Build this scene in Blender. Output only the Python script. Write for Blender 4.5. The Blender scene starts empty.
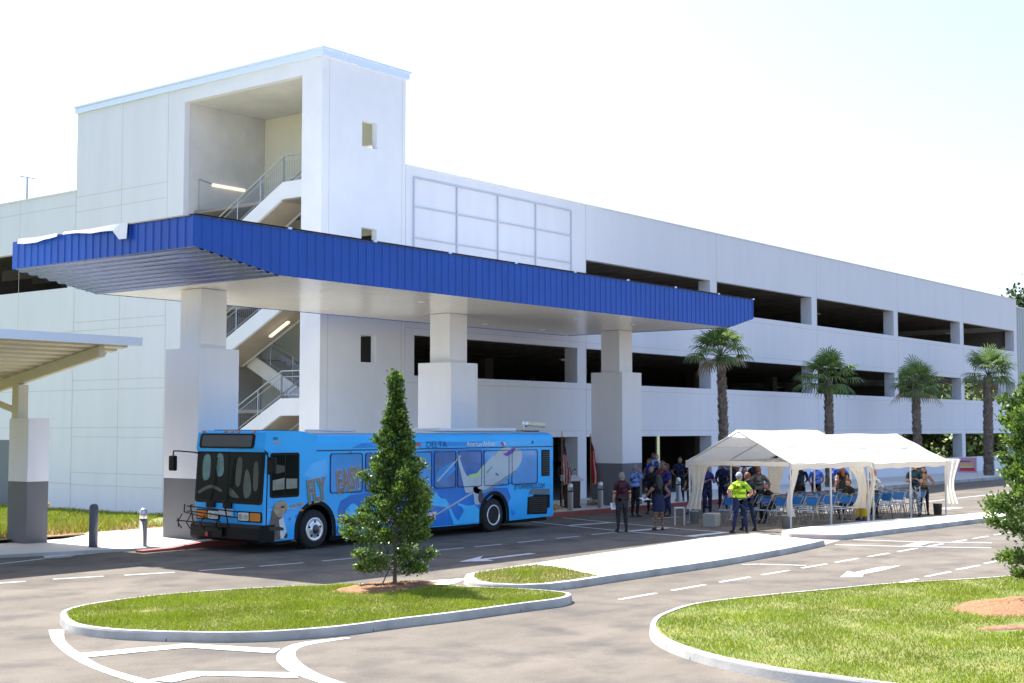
import bpy, bmesh, math, random
import numpy as np
from mathutils import Vector, Matrix
random.seed(7)
R = math.radians
scn = bpy.context.scene
COL = scn.collection

# ---------------------------------------------------------------- materials
MATS = {}
def lin(c):
    return tuple((x/12.92 if x <= 0.04045 else ((x+0.055)/1.055)**2.4) for x in c)
def mat(name, col, rough=0.6, metal=0.0, var=0.0, scale=3.0, bump=0.0, bscale=30.0, spec=0.5, emit=None, estr=0.0,
        island=0.0, trans=0.0, coat=0.0, detail=6.0, stretch=None):
    """linear base colour, optional noise variation (multiplying), random per island brightness, bump"""
    if name in MATS: return MATS[name]
    m = bpy.data.materials.new(name); m.use_nodes = True
    nt = m.node_tree; N = nt.nodes; L = nt.links
    b = N['Principled BSDF']
    b.inputs['Base Color'].default_value = (*col, 1)
    b.inputs['Roughness'].default_value = rough
    b.inputs['Metallic'].default_value = metal
    b.inputs['Specular IOR Level'].default_value = spec
    if coat: b.inputs['Coat Weight'].default_value = coat; b.inputs['Coat Roughness'].default_value = 0.08
    if emit: b.inputs['Emission Color'].default_value = (*emit, 1); b.inputs['Emission Strength'].default_value = estr
    if trans: b.inputs['Transmission Weight'].default_value = trans
    tc = None
    def coords():
        nonlocal tc
        if tc is None:
            t = N.new('ShaderNodeTexCoord'); mp = N.new('ShaderNodeMapping')
            if stretch: mp.inputs['Scale'].default_value = stretch
            L.new(t.outputs['Object'], mp.inputs['Vector']); tc = mp
        return tc.outputs['Vector']
    out = None
    if var:
        n = N.new('ShaderNodeTexNoise'); n.inputs['Scale'].default_value = scale; n.inputs['Detail'].default_value = detail
        n.inputs['Roughness'].default_value = 0.6
        L.new(coords(), n.inputs['Vector'])
        r = N.new('ShaderNodeMapRange'); r.inputs[1].default_value = 0.3; r.inputs[2].default_value = 0.7
        r.inputs[3].default_value = 1-var; r.inputs[4].default_value = 1+var
        L.new(n.outputs['Fac'], r.inputs[0]); out = r.outputs[0]
    if island:
        g = N.new('ShaderNodeNewGeometry'); r2 = N.new('ShaderNodeMapRange')
        r2.inputs[3].default_value = 1-island; r2.inputs[4].default_value = 1+island
        L.new(g.outputs['Random Per Island'], r2.inputs[0])
        if out is None: out = r2.outputs[0]
        else:
            mm = N.new('ShaderNodeMath'); mm.operation = 'MULTIPLY'; L.new(out, mm.inputs[0]); L.new(r2.outputs[0], mm.inputs[1]); out = mm.outputs[0]
    if out is not None:
        v = N.new('ShaderNodeVectorMath'); v.operation = 'SCALE'; v.inputs[0].default_value = col
        L.new(out, v.inputs['Scale']); L.new(v.outputs[0], b.inputs['Base Color'])
    if bump:
        n2 = N.new('ShaderNodeTexNoise'); n2.inputs['Scale'].default_value = bscale; n2.inputs['Detail'].default_value = 4
        L.new(coords(), n2.inputs['Vector'])
        bp = N.new('ShaderNodeBump'); bp.inputs['Strength'].default_value = bump; bp.inputs['Distance'].default_value = 0.02
        L.new(n2.outputs['Fac'], bp.inputs['Height']); L.new(bp.outputs[0], b.inputs['Normal'])
    MATS[name] = m
    return m

def two_tone(name, c1, c2, scale, rough=0.9, detail=8, lo=0.4, hi=0.6, bump=0.3, bscale=60, fine=0.15, stretch=None, c3=None, s3=0.2):
    m = bpy.data.materials.new(name); m.use_nodes = True
    nt = m.node_tree; N = nt.nodes; L = nt.links; b = N['Principled BSDF']; b.inputs['Roughness'].default_value = rough
    b.inputs['Specular IOR Level'].default_value = 0.25
    t = N.new('ShaderNodeTexCoord'); mp = N.new('ShaderNodeMapping')
    if stretch: mp.inputs['Scale'].default_value = stretch
    L.new(t.outputs['Object'], mp.inputs['Vector'])
    n = N.new('ShaderNodeTexNoise'); n.inputs['Scale'].default_value = scale; n.inputs['Detail'].default_value = detail
    n.inputs['Roughness'].default_value = 0.65; L.new(mp.outputs[0], n.inputs['Vector'])
    cr = N.new('ShaderNodeValToRGB'); cr.color_ramp.elements[0].position = lo; cr.color_ramp.elements[1].position = hi
    cr.color_ramp.elements[0].color = (*c1, 1); cr.color_ramp.elements[1].color = (*c2, 1)
    L.new(n.outputs['Fac'], cr.inputs[0]); colout = cr.outputs[0]
    if c3:
        n3 = N.new('ShaderNodeTexNoise'); n3.inputs['Scale'].default_value = s3; n3.inputs['Detail'].default_value = 5
        L.new(t.outputs['Object'], n3.inputs['Vector'])
        r3 = N.new('ShaderNodeMapRange'); r3.inputs[1].default_value = .47; r3.inputs[2].default_value = .70
        L.new(n3.outputs['Fac'], r3.inputs[0])
        mx = N.new('ShaderNodeMix'); mx.data_type = 'RGBA'; L.new(r3.outputs[0], mx.inputs[0]); L.new(colout, mx.inputs[6]); mx.inputs[7].default_value = (*c3, 1)
        colout = mx.outputs[2]
    n2 = N.new('ShaderNodeTexNoise'); n2.inputs['Scale'].default_value = bscale; n2.inputs['Detail'].default_value = 5
    L.new(t.outputs['Object'], n2.inputs['Vector'])
    r = N.new('ShaderNodeMapRange'); r.inputs[1].default_value = .3; r.inputs[2].default_value = .7; r.inputs[3].default_value = 1-fine; r.inputs[4].default_value = 1+fine
    L.new(n2.outputs['Fac'], r.inputs[0])
    v = N.new('ShaderNodeVectorMath'); v.operation = 'SCALE'; L.new(colout, v.inputs[0]); L.new(r.outputs[0], v.inputs['Scale'])
    L.new(v.outputs[0], b.inputs['Base Color'])
    if bump:
        bp = N.new('ShaderNodeBump'); bp.inputs['Strength'].default_value = bump; bp.inputs['Distance'].default_value = 0.015
        L.new(n2.outputs['Fac'], bp.inputs['Height']); L.new(bp.outputs[0], b.inputs['Normal'])
    MATS[name] = m
    return m

# ---------------------------------------------------------------- mesh helper
class MB:
    def __init__(s): s.v = []; s.f = []; s.m = []; s.mats = []; s.sm = []
    def mi(s, m):
        if m not in s.mats: s.mats.append(m)
        return s.mats.index(m)
    def add(s, vs, fs, m, smooth=False, M=None):
        o = len(s.v)
        if M is not None: vs = [M @ Vector(p) for p in vs]
        s.v.extend([tuple(p) for p in vs]); k = s.mi(m)
        for f in fs: s.f.append(tuple(i+o for i in f)); s.m.append(k); s.sm.append(smooth)
        return s
    def box(s, x0, x1, y0, y1, z0, z1, m, M=None):
        if x0 > x1: x0, x1 = x1, x0
        if y0 > y1: y0, y1 = y1, y0
        if z0 > z1: z0, z1 = z1, z0
        return s.add([(x0,y0,z0),(x1,y0,z0),(x1,y1,z0),(x0,y1,z0),(x0,y0,z1),(x1,y0,z1),(x1,y1,z1),(x0,y1,z1)],
              [(0,3,2,1),(4,5,6,7),(0,1,5,4),(1,2,6,5),(2,3,7,6),(3,0,4,7)], m, M=M)
    def bbox(s, x0, x1, y0, y1, z0, z1, m, b=0.02, M=None):
        """bevelled box"""
        vs = []; 
        bm = bmesh.new(); bmesh.ops.create_cube(bm, size=1)
        for v in bm.verts: v.co = Vector(((x0+x1)/2+v.co.x*(x1-x0), (y0+y1)/2+v.co.y*(y1-y0), (z0+z1)/2+v.co.z*(z1-z0)))
        bmesh.ops.bevel(bm, geom=bm.edges[:], offset=b, segments=2, affect='EDGES', profile=0.5)
        return s.bm(bm, m, M)
    def bm(s, bm, m, M=None, smooth=False):
        bm.verts.index_update()
        s.add([v.co.copy() for v in bm.verts], [[v.index for v in f.verts] for f in bm.faces], m, smooth, M); bm.free(); return s
    def tube(s, p, q, r, m, r2=None, n=8, cap=True, M=None):
        p = Vector(p); q = Vector(q); d = (q-p)
        if d.length < 1e-6: return s
        a = d.normalized(); u = a.orthogonal().normalized(); w = a.cross(u); r2 = r if r2 is None else r2
        vs = [];
        for k in range(n):
            c, t = math.cos(2*math.pi*k/n), math.sin(2*math.pi*k/n); vs.append(p+(u*c+w*t)*r)
        for k in range(n):
            c, t = math.cos(2*math.pi*k/n), math.sin(2*math.pi*k/n); vs.append(q+(u*c+w*t)*r2)
        fs = [(k, (k+1) % n, n+(k+1) % n, n+k) for k in range(n)]
        s.add(vs, fs, m, True, M)
        if cap: s.add(vs, [tuple(range(n-1, -1, -1)), tuple(range(n, 2*n))], m, False, M)
        return s
    def path(s, pts, r, m, n=6, M=None):
        for a, b in zip(pts[:-1], pts[1:]): s.tube(a, b, r, m, n=n, M=M)
        return s
    def lathe(s, prof, m, c=(0,0,0), n=16, M=None, smooth=True):
        vs = []; 
        for r, z in prof:
            for k in range(n): vs.append((c[0]+r*math.cos(2*math.pi*k/n), c[1]+r*math.sin(2*math.pi*k/n), c[2]+z))
        fs = []
        for i in range(len(prof)-1):
            for k in range(n): fs.append((i*n+k, i*n+(k+1) % n, (i+1)*n+(k+1) % n, (i+1)*n+k))
        fs.append(tuple(range(n-1, -1, -1))); fs.append(tuple((len(prof)-1)*n+k for k in range(n)))
        return s.add(vs, fs, m, smooth, M)
    def prism(s, poly, h0, h1, m, axis='z', mside=None, M=None):
        """poly 2D; axis z: (x,y) ; axis y: (x,z) extruded along y ; axis x: (y,z) extruded along x"""
        def P(p, h):
            return (p[0], p[1], h) if axis == 'z' else ((p[0], h, p[1]) if axis == 'y' else (h, p[0], p[1]))
        n = len(poly); vs = [P(p, h0) for p in poly]+[P(p, h1) for p in poly]
        s.add(vs, [tuple(range(n-1, -1, -1)), tuple(range(n, 2*n))], m, M=M)
        s.add(vs, [(k, (k+1) % n, n+(k+1) % n, n+k) for k in range(n)], mside or m, M=M)
        return s
    def ball(s, c, r, m, M=None, sub=2, sc=(1,1,1)):
        bm = bmesh.new(); bmesh.ops.create_icosphere(bm, subdivisions=sub, radius=1)
        for v in bm.verts: v.co = Vector((c[0]+v.co.x*r*sc[0], c[1]+v.co.y*r*sc[1], c[2]+v.co.z*r*sc[2]))
        return s.bm(bm, m, M, True)
    def build(s, name, parent=None, world=True, origin=None):
        me = bpy.data.meshes.new(name)
        off = Vector((0,0,0))
        if parent is not None and world: off = wloc(parent)
        elif parent is None and world:
            if origin is not None: off = Vector(origin)
            elif s.v:
                a = np.array(s.v); off = Vector(((a[:,0].min()+a[:,0].max())/2, (a[:,1].min()+a[:,1].max())/2, a[:,2].min()))
        me.from_pydata([tuple(Vector(p)-off) for p in s.v], [], s.f)
        for m in s.mats: me.materials.append(m)
        me.polygons.foreach_set('material_index', s.m); me.polygons.foreach_set('use_smooth', s.sm)
        bm = bmesh.new(); bm.from_mesh(me); bmesh.ops.recalc_face_normals(bm, faces=bm.faces[:]); bm.to_mesh(me); bm.free()
        me.update()
        o = bpy.data.objects.new(name, me); COL.objects.link(o)
        if parent is not None: o.parent = parent; 
        elif world: o.location = off
        return o
def wloc(o):
    v = Vector((0,0,0))
    while o is not None: v = v+o.location; o = o.parent
    return v
def tag(o, label=None, cat=None, group=None, kind=None):
    if label: o['label'] = label
    if cat: o['category'] = cat
    if group: o['group'] = group
    if kind: o['kind'] = kind
    return o
def empty(name, loc, rz=0, label=None, cat=None, group=None):
    o = bpy.data.objects.new(name, None); COL.objects.link(o); o.location = loc; o.rotation_euler = (0,0,rz)
    o.empty_display_size = 0.3
    return tag(o, label, cat, group)
def copy_tree(o, parent=None):
    c = o.copy(); COL.objects.link(c); c.parent = parent
    for ch in [x for x in KIDS.get(o.name, [])]:
        d = copy_tree(ch, c); KIDS.setdefault(c.name, []).append(d)
    return c
KIDS = {}
def regkids():
    KIDS.clear()
    for o in bpy.data.objects:
        if o.parent: KIDS.setdefault(o.parent.name, []).append(o)
def npmesh(name, V, F, mats, midx=None, parent=None, loc=None, smooth=False):
    """V (n,3), F (m,k) all same size"""
    me = bpy.data.meshes.new(name); n = len(V); m, k = F.shape
    me.vertices.add(n); me.vertices.foreach_set('co', V.astype(np.float32).ravel())
    me.loops.add(m*k); me.loops.foreach_set('vertex_index', F.astype(np.int32).ravel())
    me.polygons.add(m); me.polygons.foreach_set('loop_start', np.arange(0, m*k, k, dtype=np.int32))
    for mt in mats: me.materials.append(mt)
    if midx is not None: me.polygons.foreach_set('material_index', midx.astype(np.int32))
    if smooth: me.polygons.foreach_set('use_smooth', np.ones(m, dtype=bool))
    me.update(calc_edges=True)
    o = bpy.data.objects.new(name, me); COL.objects.link(o)
    if parent is not None: o.parent = parent
    if loc is not None: o.location = loc
    return o
def text(s, size, m, name, parent, origin, xdir, ydir, sx=1.0, ext=0.002, shear=0.0, bold=0.0, align='LEFT'):
    """text laid on a surface: origin in world space, xdir = reading direction, ydir = up"""
    cu = bpy.data.curves.new(name, 'FONT'); cu.body = s; cu.size = size; cu.extrude = ext; cu.align_x = align; cu.shear = shear; cu.offset = bold
    cu.resolution_u = 3
    t = bpy.data.objects.new('tmp_text', cu); COL.objects.link(t)
    dg = bpy.context.evaluated_depsgraph_get(); dg.update()
    me = bpy.data.meshes.new_from_object(t.evaluated_get(dg)); bpy.data.objects.remove(t)
    X = Vector(xdir).normalized(); Y = Vector(ydir); Y = (Y).normalized(); Z = X.cross(Y)
    off = Vector(origin)-wloc(parent)
    for v in me.vertices:
        c = v.co; v.co = off+X*c.x*sx+Y*c.y+Z*c.z
    me.materials.clear(); me.materials.append(m); me.name = name
    for p in me.polygons: p.material_index = 0
    o = bpy.data.objects.new(name, me); COL.objects.link(o); o.parent = parent
    return o

# ---------------------------------------------------------------- palette
white = mat('painted_precast', (.775,.77,.80), .75, var=.03, scale=1.6, bump=.05, bscale=25, stretch=(1,1,.14))
white_r = mat('painted_smooth', (.80,.795,.81), .6, var=.03, scale=1.3)
joint = mat('joint_sealant', (.60,.56,.50), .9)
conc = mat('raw_concrete', (.66,.65,.62), .85, var=.10, scale=.8, bump=.1)
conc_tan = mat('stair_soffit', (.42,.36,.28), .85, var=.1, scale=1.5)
cream = mat('cream_paint', (.80,.77,.62), .7, var=.03, scale=1)
greyp = mat('grey_painted_base', (.15,.15,.16), .7, var=.06, scale=1.5)
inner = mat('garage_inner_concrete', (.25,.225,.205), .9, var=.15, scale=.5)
steel = mat('galvanised_steel', (.45,.48,.52), .45, .7)
latm = mat('lattice_paint', (.55,.58,.64), .5)
stain = mat('stainless_steel', (.50,.48,.45), .35, .8)
blue = mat('blue_metal_cladding', (.003,.066,.40), .45, var=.10, scale=1.2, spec=.5)
soff = mat('soffit_metal', (.86,.81,.70), .22, .15, var=.03, scale=.6)
soff_b = mat('soffit_bevel_sky_tinted', (.17,.21,.42), .22, .6)  # silver metal coloured blue: the sky reflection is put into its base colour
capm = mat('cap_metal', (.72,.79,.92), .4, .2)
black = mat('black_plastic', (.005,.005,.006), .5, spec=.2)
rubber = mat('tyre_rubber', (.02,.02,.02), .85, bump=.2, bscale=80)
lampw = mat('lamp_tube', (.9,.85,.75), .5, emit=(1,.86,.62), estr=.35)
asph = two_tone('asphalt', (.118,.101,.077), (.195,.168,.130), .5, rough=.92, lo=.3, hi=.7, bump=.8, bscale=110, fine=.32, c3=(.098,.086,.071), s3=1.1, stretch=(.5,1.3,1))
paint = mat('road_paint', (.56,.56,.54), .7, var=.28, scale=9)
walk_m = mat('sidewalk_concrete', (.66,.63,.57), .85, var=.05, scale=.9, bump=.1, bscale=50)
kerb_m = mat('kerb_concrete', (.45,.435,.40), .88, var=.24, scale=1.6, bump=.25, bscale=40)
kerb_j = mat('kerb_joint', (.12,.115,.11), .9)
redk = mat('red_kerb_paint', (.30,.075,.055), .7, var=.1, scale=3)
pink = mat('brick_red_paving', (.55,.32,.25), .85, var=.12, scale=6)
turf = two_tone('turf_soil', (.10,.14,.02), (.22,.21,.07), 1.1, lo=.35, hi=.65, bump=.6, bscale=35, fine=.3)
bladem = mat('grass_blade', (.235,.30,.016), .65, island=.3, var=.28, scale=.6, spec=.25)
bladed = mat('grass_blade_dry', (.40,.36,.10), .7, island=.35, spec=.2)
mulch = two_tone('mulch', (.15,.075,.032), (.36,.20,.10), 16, lo=.3, hi=.7, bump=1.0, bscale=45, fine=.35)
mulchd = two_tone('mulch_dark', (.16,.08,.045), (.33,.19,.11), 5, lo=.3, hi=.7, bump=1.0, bscale=30, fine=.35)
leafm = mat('holly_leaf', (.085,.15,.03), .42, island=.55, var=.25, scale=2.2, spec=.5)
leafy = mat('young_leaf', (.20,.30,.035), .38, island=.35, spec=.5)
leaff = mat('far_leaf', (.085,.13,.035), .7, island=.5, var=.3, scale=.25)
leaff2 = mat('far_leaf_light', (.16,.20,.05), .7, island=.5)
bark = mat('bark', (.16,.115,.08), .9, var=.25, scale=8, bump=.6, bscale=30)
palmt = mat('palm_trunk', (.22,.175,.14), .95, island=.35, var=.2, scale=6, bump=.6, bscale=20)
palml = mat('palm_leaf', (.14,.21,.05), .5, island=.5)
palmd = mat('palm_leaf_dry', (.30,.24,.11), .7, island=.4)
canvas = mat('tent_canvas', (.82,.80,.75), .8, var=.03, scale=1.5, bump=.15, bscale=4)
def tr(m, w=.35, col=(.85,.8,.68)):
    """thin cloth / leaf: part of the light passes through"""
    nt = m.node_tree; N = nt.nodes; b = N['Principled BSDF']; out = N['Material Output']
    t = N.new('ShaderNodeBsdfTranslucent'); mx = N.new('ShaderNodeMixShader'); mx.inputs[0].default_value = w
    src = b.inputs['Base Color'].links
    if src and col is None: nt.links.new(src[0].from_socket, t.inputs[0])
    else: t.inputs[0].default_value = (*(col or b.inputs['Base Color'].default_value[:3]), 1)
    nt.links.new(b.outputs[0], mx.inputs[1]); nt.links.new(t.outputs[0], mx.inputs[2]); nt.links.new(mx.outputs[0], out.inputs[0])
tr(canvas, .55, (.95,.86,.68))
for m_ in (bladem, leafm, leafy, palml): tr(m_, .3, None)

# ---------------------------------------------------------------- ground, road, walks
def gsheet(name, poly, z, m, kind='structure'):
    b = MB(); n = len(poly); b.add([(p[0], p[1], z) for p in poly], [tuple(range(n))], m)
    o = b.build(name); tag(o, kind=kind); return o
field = two_tone('field_grass', (.035,.055,.015), (.075,.085,.03), .3)
gsheet('ground', [(-900,-900),(1800,-900),(1800,1800),(-900,1800)], -.16, field)
b = MB()
# road slab as a grid so that it is one sheet with a body
b.box(-60, 190, -60, 33.3, -.15, 0, asph)
road = b.build('road'); tag(road, kind='structure')
def catmull(pts, k=6, closed=True):
    n = len(pts); out = []
    for i in range(n if closed else n-1):
        p0, p1, p2, p3 = [Vector(pts[(i+j) % n]) for j in (-1,0,1,2)] if closed else [Vector(pts[max(0,min(n-1,i+j))]) for j in (-1,0,1,2)]
        for t in range(k):
            t /= k
            out.append(0.5*((2*p1)+(-p0+p2)*t+(2*p0-5*p1+4*p2-p3)*t*t+(-p0+3*p1-3*p2+p3)*t**3))
    if not closed: out.append(Vector(pts[-1]))
    return [(p.x, p.y) for p in out]
def area(p): return sum(a[0]*b_[1]-b_[0]*a[1] for a, b_ in zip(p, p[1:]+p[:1]))/2
def inset(poly, d):
    if area(poly) < 0: poly = poly[::-1]
    n = len(poly); out = []
    for i in range(n):
        a, p, c = Vector(poly[i-1]), Vector(poly[i]), Vector(poly[(i+1) % n])
        e1 = (p-a).normalized(); e2 = (c-p).normalized(); n1 = Vector((-e1.y, e1.x)); n2 = Vector((-e2.y, e2.x))
        m = (n1+n2); m = m/max(.35, m.length_squared)*2 if m.length > 1e-6 else n1
        m = m/2*1.0
        out.append(tuple(p+m*d))
    return out
def resample(poly, step):
    out = []
    n = len(poly)
    for i in range(n):
        a, c = Vector(poly[i]), Vector(poly[(i+1) % n]); k = max(1, int((c-a).length/step))
        for t in range(k): out.append(tuple(a+(c-a)*t/k))
    return out
def kerb(name, poly, h=.14, w=.20, joints=3.0, m=None, mtop=None):
    if area(poly) < 0: poly = poly[::-1]
    m = m or kerb_m
    rings = [(poly, -.02), (inset(poly, .025), h-.03), (inset(poly, .05), h), (inset(poly, w), h+.002), (inset(poly, w+.005), -.02)]
    b = MB(); n = len(poly); vs = []
    for r, z in rings: vs += [(p[0], p[1], z) for p in r]
    for k in range(len(rings)-1):
        fs = [(k*n+i, k*n+(i+1) % n, (k+1)*n+(i+1) % n, (k+1)*n+i) for i in range(n)]
        b.add(vs, fs, m, k in (0,1,2))
    # contraction joints
    acc = 0
    for i in range(n):
        a, c = Vector(poly[i]), Vector(poly[(i+1) % n]); L_ = (c-a).length; acc += L_
        if acc > joints:
            acc = 0; e = (c-a).normalized(); nn = Vector((-e.y, e.x))
            p0 = a-nn*.004; p1 = a+nn*.022; p2 = a+nn*.047; p3 = a+nn*w
            q = []
            for p, z in ((p0, 0), (p1, h-.027), (p2, h+.004), (p3, h+.006)):
                q += [(p.x-e.x*.008, p.y-e.y*.008, z), (p.x+e.x*.008, p.y+e.y*.008, z)]
            b.add(q, [(0,1,3,2),(2,3,5,4),(4,5,7,6)], kerb_j)
    o = b.build(name); tag(o, kind='structure'); return o
def fill(name, poly, z, m):
    return gsheet(name, poly, z, m)

def inpoly(px, py, poly):
    poly = np.array(poly); ins = np.zeros(len(px), bool); j = len(poly)-1
    for i in range(len(poly)):
        xi, yi = poly[i]; xj, yj = poly[j]
        c = ((yi > py) != (yj > py)) & (px < (xj-xi)*(py-yi)/(yj-yi+1e-12)+xi); ins ^= c; j = i
    return ins
rng = np.random.default_rng(5)
def grass(name, poly, z, n, h=.06, w=.012, dry=.2, holes=(), label=None, zfun=None):
    P = np.array(poly); lo = P.min(0); hi = P.max(0)
    xy = rng.uniform(lo, hi, (int(n*1.8), 2)); k = inpoly(xy[:,0], xy[:,1], poly); xy = xy[k]
    for (cx, cy, rx, ry) in holes:
        d = ((xy[:,0]-cx)/rx)**2+((xy[:,1]-cy)/ry)**2; xy = xy[d > 1+rng.normal(0,.12,len(d))]
    # patchy density / dryness
    f = np.sin(xy[:,0]*2.1+np.sin(xy[:,1]*1.7)*2)+np.sin(xy[:,1]*3.3+xy[:,0]*.9)+np.sin(xy[:,0]*5.1-xy[:,1]*4.3)*.6
    keep = rng.random(len(xy)) < .80+.12*f; xy = xy[keep]; f = f[keep]
    n = len(xy); a = rng.uniform(0, 2*np.pi, n); hh = h*rng.uniform(.5,1.5,n)*(1+.12*f); ww = w*rng.uniform(.7,1.3,n)
    zz = np.full(n, z) if zfun is None else zfun(xy[:,0], xy[:,1])
    dx, dy = np.cos(a)*ww/2, np.sin(a)*ww/2; lean = rng.normal(0, .45, (n,2))*hh[:,None]
    V = np.empty((n,3,3)); V[:,0] = np.c_[xy[:,0]-dx, xy[:,1]-dy, zz]; V[:,1] = np.c_[xy[:,0]+dx, xy[:,1]+dy, zz]
    V[:,2] = np.c_[xy+lean, zz+hh]
    F = np.arange(n*3).reshape(n,3); mi = (rng.random(n) < dry*(1-.35*f)).astype(int)
    o = npmesh(name, V.reshape(-1,3), F, [bladem, bladed], mi)
    tag(o, label, 'grass', kind='stuff'); return o

islA = catmull([(12.83,19.23),(12.40,18.3),(12.36,17.49),(12.63,16.67),(13.41,15.5),(14.52,14.90),(15.85,14.70),(17.02,14.50),(18.47,14.36),(19.5,14.25),(20.15,14.5),(20.35,15.05),(20.2,15.9),(19.95,16.6),(19.6,17.8),(18.7,18.85),(17.1,19.80),(15.5,20.25),(14.1,20.15),(13.3,19.8)], 5)
islR = catmull([(19.2,11.95),(18.25,11.62),(17.32,11.05),(16.56,10.33),(15.97,9.45),(15.58,8.48),(15.42,7.5),(15.5,5.5),(16.8,3.6),(20,2.2),(27,1.6),(33,3),(35,6.5),(32,8.6),(28.2,9.35),(25.3,10.75),(23.9,11.2),(22.2,11.75),(20.5,12.12)], 5)
medB = [(22.0,18.28),(21.5,18.15),(21.1,17.85),(20.55,17.2),(20.42,16.7),(20.6,16.1),(21.1,15.75),(22.0,15.65),(22.93,15.66),(27.16,15.55),(31.0,15.75),(32.99,15.98),(33.85,16.12),(34.2,17.2),(34.85,18.75),(32.2,19.0),(25.2,18.52)]
walk2 = [(35.45,17.9),(35.8,16.5),(39.2,16.27),(44.9,15.92),(52,15.2),(62,13.6),(62.6,14.2),(62,15.2),(52,16.5),(48.1,17.05),(41.8,18.35),(37.75,18.75),(36.2,18.6)]
kerb('kerb', islA); kerb('kerb', islR, joints=4.2); kerb('kerb', resample(medB,.4), joints=4.5); kerb('kerb', resample(walk2,.4), joints=4.5)
gA = inset(islA, .2); gR = inset(islR, .2); bA = inset(islA, .26); bR = inset(islR, .27)
b = MB(); b.add([(p[0],p[1],.125) for p in gA], [tuple(range(len(gA)))], turf); tag(b.build('turf_soil'), kind='structure')
b = MB(); b.add([(p[0],p[1],.125) for p in gR], [tuple(range(len(gR)))], turf); tag(b.build('turf_soil'), kind='structure')
mB = inset(resample(medB,.4), .17); w2 = inset(resample(walk2,.4), .17)
fill('median_walk', mB, .136, walk_m); fill('median_walk', w2, .136, walk_m)
gB = [(22.0,18.1),(21.6,17.98),(21.25,17.72),(20.75,17.15),(20.62,16.7),(20.78,16.2),(21.2,15.94),(22.0,15.85),(22.95,15.86),(23.3,16.6),(23.75,17.5),(23.9,18.15),(23.3,18.2)]
fill('turf_soil', gB, .141, turf)
grass('grass', bA, .13, 90000, h=.036, w=.012, dry=.22, holes=[(18.9,17.85,1.15,.62),(14.0,18.6,.12,.1),(15.6,16.6,.14,.1),(17.3,15.9,.1,.08),(14.3,19.3,.2,.09),(16.6,17.6,.1,.1)], label='bright green grass on the long kerbed traffic island around the small pointed tree')
grass('grass', bR, .13, 150000, h=.036, w=.013, dry=.16, holes=[(23.3,7.75,1.45,.75),(20.9,6.9,.7,.22),(19.5,8.9,.12,.1),(21.2,9.6,.13,.1),(17.6,9.2,.1,.09),(18.9,10.6,.15,.08)], label='bright green grass on the kerbed island at the right edge')
grass('grass', gB, .141, 9000, h=.045, w=.012, dry=.75, label='dry yellowish grass at the tip of the concrete median')
def mound(name, cx, cy, rx, ry, z, h, m, label, seed=1, ang=0):
    r = random.Random(seed); b = MB(); n = 40; vs = [(0,0,h)]; fs = []
    for j in range(1, 7):
        for k in range(n):
            a = 2*math.pi*k/n; w = 1+.10*math.sin(3*a+seed)+.06*math.sin(7*a+seed*2)+r.uniform(-.03,.03); t = j/6
            zz = h*(1-t*t)*(1+r.uniform(-.25,.25))-(.02 if j == 6 else 0)
            x, y = math.cos(a)*rx*t*w, math.sin(a)*ry*t*w
            vs.append((x*math.cos(ang)-y*math.sin(ang), x*math.sin(ang)+y*math.cos(ang), zz))
    for k in range(n): fs.append((0, 1+k, 1+(k+1) % n))
    for j in range(5):
        for k in range(n): fs.append((1+j*n+k, 1+(j+1)*n+k, 1+(j+1)*n+(k+1) % n, 1+j*n+(k+1) % n))
    b.add(vs, fs, m, True); o = b.build(name, world=False); o.location = (cx, cy, z); tag(o, label, 'mulch', kind='stuff'); return o
mound('mulch_bed', 18.9, 17.85, 1.2, .66, .135, .07, mulch, 'reddish brown mulch ring around the small pointed tree', 1)
mound('mulch_bed', 23.3, 7.75, 1.5, .8, .135, .09, mulch, 'orange brown mulch ring on the island at the right edge', 2)
mound('bare_soil', 20.9, 6.9, .75, .2, .137, .025, mulchd, 'bare brown soil patch in the grass at the right edge', 3, -.6)

# station side walk, red kerb, grass verge
wk = MB(); wk.prism([(23.21,28.75),(110,28.75),(110,33.5),(23.21,33.5)], -.05, .15, walk_m)
wk.add([(22.2,28.75,.06),(23.209,28.75,.15),(23.209,33.5,.15),(22.2,33.5,.06),(22.2,28.75,-.05),(23.209,28.75,-.05),(23.209,33.5,-.05),(22.2,33.5,-.05)], [(0,1,2,3),(0,4,5,1),(1,5,6,2),(2,6,7,3),(3,7,4,0)], walk_m)
wk.prism([(27,33.5),(32.1,33.5),(32.1,41)], -.05, .15, walk_m)
tag(wk.build('sidewalk'), kind='structure')
wl = MB(); wl.prism([(-40,32.3),(-40,30.4),(10,30.4),(18.4,30.2),(20.7,29.55),(22.198,29.1),(22.198,33.4),(20.3,33.2),(-40,33.2)], -.05, .06, walk_m)
tag(wl.build('sidewalk'), kind='structure')
b = MB(); b.box(23.2, 64, 28.47, 28.748, -.05, .152, redk); b.prism([(21.3,-.05),(23.198,-.05),(23.198,.152),(22.2,.062),(21.3,.055)], 28.47, 28.748, redk, axis='y'); tag(b.build('red_kerb'), kind='structure')
b = MB(); b.box(64.01, 110, 28.49, 28.748, -.05, .15, kerb_m)
kl = [(-40,30.2),(10,30.2),(18.35,30.0),(20.65,29.36),(21.8,28.95)]
for a, c in zip(kl[:-1], kl[1:]): b.prism([(a[0],a[1]),(c[0],c[1]),(c[0],c[1]+.195),(a[0],a[1]+.195)], -.05, .068, kerb_m)
tag(b.build('kerb'), kind='structure')
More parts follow.
